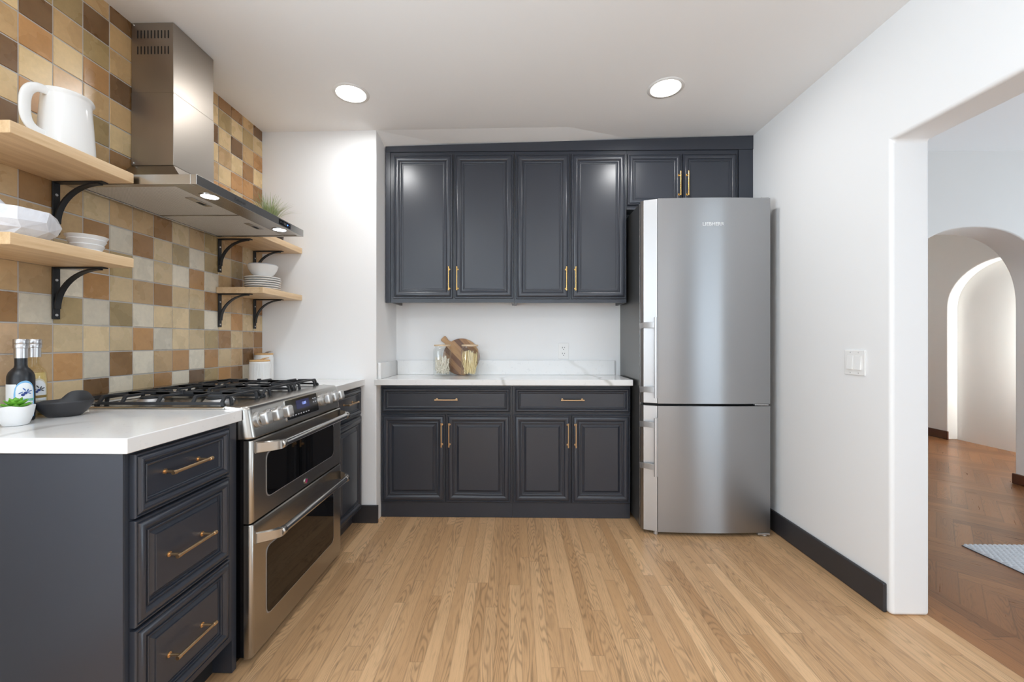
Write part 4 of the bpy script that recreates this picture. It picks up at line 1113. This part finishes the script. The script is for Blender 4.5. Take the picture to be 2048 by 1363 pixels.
# succulent in a white pot
sx_, sy_ = -1.432, 1.170
t = thing('potted_succulent', 'small green succulent in a white scalloped pot on the near worktop', 'plant', (sx_, sy_, ZC))
def sq(r, z, a, i):
    k = 1/(abs(math.cos(a-0.5))**4+abs(math.sin(a-0.5))**4)**0.25
    return r*(0.55+0.45*k), z+(0.002*math.cos(4*(a-0.5)) if z > 0.05 else 0)
MB().lathe([(0.0001, 0), (0.022, 0), (0.025, 0.002), (0.0325, 0.025), (0.0365, 0.050), (0.0368, 0.056), (0.0345, 0.056), (0.033, 0.049), (0.0001, 0.046)], (sx_, sy_, ZC), 48, fn=sq).build('pot', M['ceramic_matt'], t, angle=50)
mb = MB()
for ring, (cnt, L, el, zz) in enumerate(((9, 0.034, 0.22, 0.049), (8, 0.029, 0.5, 0.053), (6, 0.022, 0.85, 0.056), (4, 0.014, 1.2, 0.058))):
    for k in range(cnt):
        a = 2*PI*(k+0.5*(ring % 2))/cnt+0.2*ring; d = Vector((math.cos(a)*math.cos(el), math.sin(a)*math.cos(el), math.sin(el))); sd = Vector((-math.sin(a), math.cos(a), 0)); nn = sd.cross(d)
        base = Vector((sx_, sy_, ZC+zz)); vs = []
        for i, (u, w_) in enumerate(((0, 0.3), (0.3, 0.75), (0.6, 1.0), (0.82, 0.72), (1.0, 0.05))):
            p = base+d*L*u+UZ*0.006*u*u
            for q in range(6):
                b_ = 2*PI*q/6; vs.append(p+sd*math.cos(b_)*w_*0.0085+nn*math.sin(b_)*w_*0.0030)
        mb.add(vs, [(i*6+q, i*6+(q+1) % 6, i*6+6+(q+1) % 6, i*6+6+q) for i in range(4) for q in range(6)]+[(5, 4, 3, 2, 1, 0), tuple(range(24, 30))])
mb.build('leaves', M['succ'], t, angle=60)
# black serving bowl with raised side
kx, ky = -1.452, 1.318
def shp(r, z, a, i):
    # oval across the view, with one raised lug on the wall side
    d = (a-1.80+PI) % (2*PI)-PI; k = max(0.0, 1-abs(d/0.80)**3)**1.5; f = max(0, (z-0.028)/0.022)
    e = (a-3.75+PI) % (2*PI)-PI; n_ = max(0.0, 1-(e/0.5)**2)
    return r*(1+0.10*math.cos(2*(a-0.82)))*(0.95-0.03*k*f), z+((0.027*k-0.003*n_)*f if f > 0 else 0)
t = thing('black_bowl', 'matt black oval bowl with one raised side beside the succulent', 'bowl', (kx, ky, ZC))
MB().lathe([(0.0001, 0), (0.036, 0), (0.039, 0.002), (0.050, 0.014), (0.060, 0.030), (0.0655, 0.044), (0.0665, 0.0475), (0.0655, 0.0495), (0.063, 0.0475), (0.056, 0.032), (0.044, 0.014), (0.0001, 0.009)], (kx, ky, ZC), 64, fn=shp).build('bowl_shell', M['black_stone'], t, angle=60)
# canisters in the corner
def canister(x, y, r, h, label):
    t = thing('canister', label, 'canister', (x, y, ZC), 'white ribbed canisters with wooden lids')
    def rib(q, z, a, i): return (q+0.0012*math.cos(44*a) if 0.004 < z < h-0.022 and q > r*0.9 else q), z
    MB().lathe([(0.0001, 0), (r-0.004, 0), (r-0.0005, 0.003), (r-0.0005, 0.008), (r-0.0005, h-0.030), (r, h-0.020), (r, h-0.012), (r-0.001, h-0.010), (0.0001, h-0.010)], (x, y, ZC), 176, fn=rib).build('body', M['ceramic'], t, angle=60)
    l = MB().lathe([(0.0001, h-0.0098), (r-0.003, h-0.0098), (r-0.001, h-0.008), (r-0.001, h-0.002), (r-0.003, h), (0.0001, h)], (x, y, ZC), 40).build('lid', M['lidwood'], t, angle=40)
    lp = [(x+0.012, y-0.012, ZC+h+0.0012), (x+0.028, y-0.014, ZC+h+0.009), (x+0.048, y-0.010, ZC+h+0.012), (x+0.050, y+0.006, ZC+h+0.0115), (x+0.030, y+0.010, ZC+h+0.009), (x+0.012, y+0.008, ZC+h+0.0012)]
    MB().tube(lp, 0.0022, 8).build('lid_loop', M['lidwood'] if h < 0.15 else M['alu'], l)
canister(-1.492, 2.412, 0.0545, 0.132, 'shorter white ribbed canister, nearer, wooden lid with loop')
canister(-1.561, 2.566, 0.0525, 0.166, 'taller white canister behind the shorter one, against the column')

# ------------------------------------------------------------------ alcove worktop things
ZA = 0.9125
def jar(x, y, r, h, label):
    t = thing('glass_jar', label, 'jar', (x, y, ZA), 'glass jars with pale wooden lids')
    def sqr(q, z, a, i):
        k = 1/(abs(math.cos(a))**5+abs(math.sin(a))**5)**0.2
        return q*(0.30+0.70*min(k, 1.16))*0.97, z
    pr = [(0.0001, 0.0), (r*0.86, 0.0), (r*0.98, 0.005), (r, 0.014), (r, h-0.045), (r*0.98, h-0.034), (r*0.88, h-0.024), (r*0.80, h-0.019), (r*0.80, h-0.012), (r*0.775, h-0.012), (r*0.775, h-0.020), (r*0.85, h-0.027), (r*0.955, h-0.040), (r*0.965, 0.016), (r*0.90, 0.009), (0.0001, 0.007)]
    MB().lathe(pr, (x, y, ZA), 48, fn=sqr).build('glass_body', M['glass'], t, angle=45)
    MB().lathe([(0.0001, h-0.0118), (r*0.86, h-0.0118), (r*0.90, h-0.010), (r*0.90, h-0.001), (r*0.88, h), (0.0001, h)], (x, y, ZA), 40).build('lid', M['lidpale'], t, angle=40)
def sticks(x, y, r, zt, n, L0, L1, th, m, name, label, tilt, wav):
    mb = MB(); q = random.Random(n)
    for k in range(n):
        a = q.uniform(0, 2*PI); rr2 = r*0.80*math.sqrt(q.random()); L = q.uniform(L0, L1); z0 = 0.0135+max(0, q.random())*max(0.0, zt-L*0.9-0.01)
        b_ = a+q.uniform(1.2, 5.0); el = PI/2-abs(q.gauss(0, tilt)); el = max(0.25, el)
        L = min(L, max(0.03, (zt+q.uniform(-0.022, 0.012)-z0)/math.sin(el)))
        p0 = Vector((rr2*math.cos(a), rr2*math.sin(a), z0)); d = Vector((math.cos(b_)*math.cos(el), math.sin(b_)*math.cos(el), math.sin(el)))
        pts = []
        for i in range(5):
            p = p0+d*L*i/4; rad = math.hypot(p.x, p.y); lim = r*0.88
            if rad > lim: p.x *= lim/rad; p.y *= lim/rad
            p.x += wav*math.sin(i*1.7+k); p.y += wav*math.cos(i*1.3+k*2)
            p.z = min(p.z, zt+0.012); pts.append((x+p.x, y+p.y, ZA+p.z))
        mb.tube(pts, th, 5)
    o = mb.build(name, m, None); tag(o, label, 'pasta', None, 'stuff'); return o
J1 = (-0.505, 2.905); J2 = (-0.311, 2.895)
jar(*J1, 0.064, 0.219, 'glass jar of white sticks, left of the round cutting board')
jar(*J2, 0.064, 0.219, 'glass jar of yellow pasta, right of the other jar')
sticks(*J1, 0.056, 0.138, 125, 0.07, 0.12, 0.0025, M['pasta_white'], 'dried_pasta', 'short white dried pasta sticks inside the left jar', 0.75, 0.001)
sticks(*J2, 0.056, 0.172, 105, 0.12, 0.165, 0.0023, M['pasta_yellow'], 'dried_pasta', 'long yellow dried pasta strands inside the right jar', 0.32, 0.0018)
# round acacia cutting board leaning on the upstand
t = thing('cutting_board', 'round acacia cutting board with angled handle leaning behind the jars', 'cutting board', (-0.385, 2.982, ZA))
R_ = 0.132; pts = []
ha = math.radians(90+45)     # handle direction in the board plane
hwid = 0.022; h0 = math.asin(hwid*1.25/R_)
for k in range(61):
    a = ha+h0+(2*PI-2*h0)*k/60; pts.append((R_*math.cos(a), R_*math.sin(a)))
dv = (math.cos(ha), math.sin(ha)); nv = (math.sin(ha), -math.cos(ha))
def hp_(u, w_): return (dv[0]*u+nv[0]*w_, dv[1]*u+nv[1]*w_)
for u, w_ in ((R_+0.006, hwid*0.95), (R_+0.02, hwid*0.82), (R_+0.055, hwid*1.05), (R_+0.062, hwid*0.9), (R_+0.064, 0), (R_+0.062, -hwid*0.9), (R_+0.055, -hwid*1.05), (R_+0.02, -hwid*0.82), (R_+0.006, -hwid*0.95)): pts.append(hp_(u, w_))
mb = MB().prism([(p[0], p[1]+R_+0.0005) for p in pts], 'y', -0.008, 0.008)
mb.xf(Matrix.Rotation(math.radians(-8.5), 4, 'X'))
ob = mb.build('board', M['acacia'], t, bevel=0.003, world=False, bang=50)
# wall socket
t = thing('wall_socket', 'white double power socket on the alcove wall above the worktop', 'socket', (0.355, 3.029, 1.084))
MB().box(0.318, 0.392, 3.0235, 3.0295, 1.026, 1.142).build('cover_plate', M['plastic_white'], t, bevel=0.002)
for zc in (1.105, 1.063):
    mb = MB(); q = rr([(0.338, zc-0.017), (0.372, zc-0.017), (0.372, zc+0.017), (0.338, zc+0.017)], 0.012, 5); f = mb.prism(q, 'y', 3.0215, 3.0233).build('outlet_face', M['plastic_white'], t)
    for x_, z_, w_, h_ in ((0.3475, zc+0.004, 0.0018, 0.0055), (0.3625, zc+0.004, 0.0018, 0.0045), (0.355, zc-0.009, 0.0028, 0.003)):
        MB().box(x_-w_, x_+w_, 3.0208, 3.0213, z_-h_, z_+h_).build('slot', M['slot'], f, smooth=False)
# double light switch
t = thing('light_switch', 'white double rocker light switch on the right wall', 'switch', (1.585, 1.9615, 1.055))
MB().box(1.579, 1.5848, 1.9035, 2.0195, 0.998, 1.114).build('cover_plate', M['plastic_white'], t, bevel=0.0025)
for yc in (1.9385, 1.9845):
    mb = MB().prism([(1.5788, 1.024), (1.5725, 1.024), (1.5772, 1.088), (1.5788, 1.088)], 'y', yc-0.0165, yc+0.0165)
    mb.build('rocker', M['plastic_white'], t, bevel=0.0008)
    for zz in (1.103, 1.009):
        MB().lathe([(0.0028, -0.0002), (0.002, -0.0012), (0.0005, -0.0014)], (1.579, yc, zz), 12, axis='x').build('screw', M['alu'], t)
# recessed ceiling lights
for i, (x_, y_, lab) in enumerate(((-0.888, 2.246, 'round recessed ceiling light on the left, near the hood'), (0.811, 2.248, 'round recessed ceiling light on the right, above the fridge'), (-0.888, -0.30, 'recessed ceiling light above and left of the viewer'), (0.811, -0.30, 'recessed ceiling light above and right of the viewer'))):
    zc = cz(x_, y_)-0.002
    t = thing('downlight', lab, 'ceiling light', (x_, y_, zc), 'recessed ceiling lights')
    MB().lathe([(0.078, -0.002), (0.094, -0.0008), (0.096, 0.0016), (0.078, 0.0016)], (x_, y_, zc), 48, close=False).build('trim_ring', M['plastic_white'], t, angle=60)
    MB().lathe([(0.0001, -0.011), (0.03, -0.0102), (0.055, -0.0078), (0.072, -0.004), (0.0775, -0.0012), (0.0775, 0.0012)], (x_, y_, zc), 48).build('diffuser', M['lamp'], t)
    d = bpy.data.lights.new('downlight_lamp', 'AREA'); d.shape = 'DISK'; d.size = 0.15; d.energy = LAMP_W; d.color = LAMP_COL
    o = bpy.data.objects.new('downlight_lamp', d); COL.objects.link(o); o.location = (x_, y_, zc-0.0125)
# hall: sconce beyond the arch, and rug
t = thing('wall_sconce', 'slim upright wall light in the lit hall niche, hidden beyond the arch', 'wall light', (5.15, 3.885, 1.2))
MB().box(5.11, 5.19, 3.868, 3.880, 0.5, 2.0).build('back_plate', M['polished'], t, bevel=0.003)
MB().box(5.12, 5.18, 3.8805, 3.895, 0.52, 1.98).build('diffuser', M['lamp'], t, bevel=0.004)
area_light('sconce_lamp', (5.135, 3.93, 1.25), (PI/2, 0, -math.radians(74)), 0.06, 1.4, 60, (0.95, 0.98, 0.95))
t = thing('downlight', 'added unseen ceiling light brightening the far hall beyond the arch', 'ceiling light', (3.4, 4.7, 2.592), 'recessed ceiling lights')  # fitting added out of sight to lift the grey hall wall
MB().lathe([(0.078, -0.002), (0.094, -0.0008), (0.096, 0.0016), (0.078, 0.0016)], (3.4, 4.7, 2.592), 48, close=False).build('trim_ring', M['plastic_white'], t, angle=60)
MB().lathe([(0.0775, -0.0012), (0.0775, 0.0012)], (3.4, 4.7, 2.592), 48).build('diffuser', M['lamp'], t)
area_light('added_hall_lamp', (3.4, 4.7, 2.585), (0, 0, 0), 0.15, 0.15, 7.5, (0.95, 0.97, 1.0))  # added fill light of the unseen fitting
def rug():
    t = thing('rug', 'pale grey woven rug on the dark hall floor', 'rug', (2.95, 1.8, 0.001))
    x0, x1, y0, y1 = 2.528, 3.5, 1.2, 2.392; nx, ny = 290, 356; vs = []; 
    for j in range(ny+1):
        y = y0+(y1-y0)*j/ny
        for i in range(nx+1):
            x = x0+(x1-x0)*i/nx
            row = (y/0.021); rr3 = int(math.floor(row)); ph = 0.5*(rr3 % 2)
            u = (x/0.027+ph) % 1.0; v = row % 1.0
            h = (max(0, math.sin(PI*u))*max(0, math.sin(PI*v)))**0.5
            e = min(i, nx-i, j, ny-j)
            vs.append((x, y, 0.003+(0.013*h if e > 0 else 0.0)))
    fs = [(j*(nx+1)+i, j*(nx+1)+i+1, (j+1)*(nx+1)+i+1, (j+1)*(nx+1)+i) for j in range(ny) for i in range(nx)]
    MB().add(vs, fs).build('weave', M['rug'], t, angle=180, recalc=False)
    MB().box(x0-0.003, x1, y0, y1+0.003, 0.0008, 0.0028).build('backing', M['rug_edge'], t)
rug()
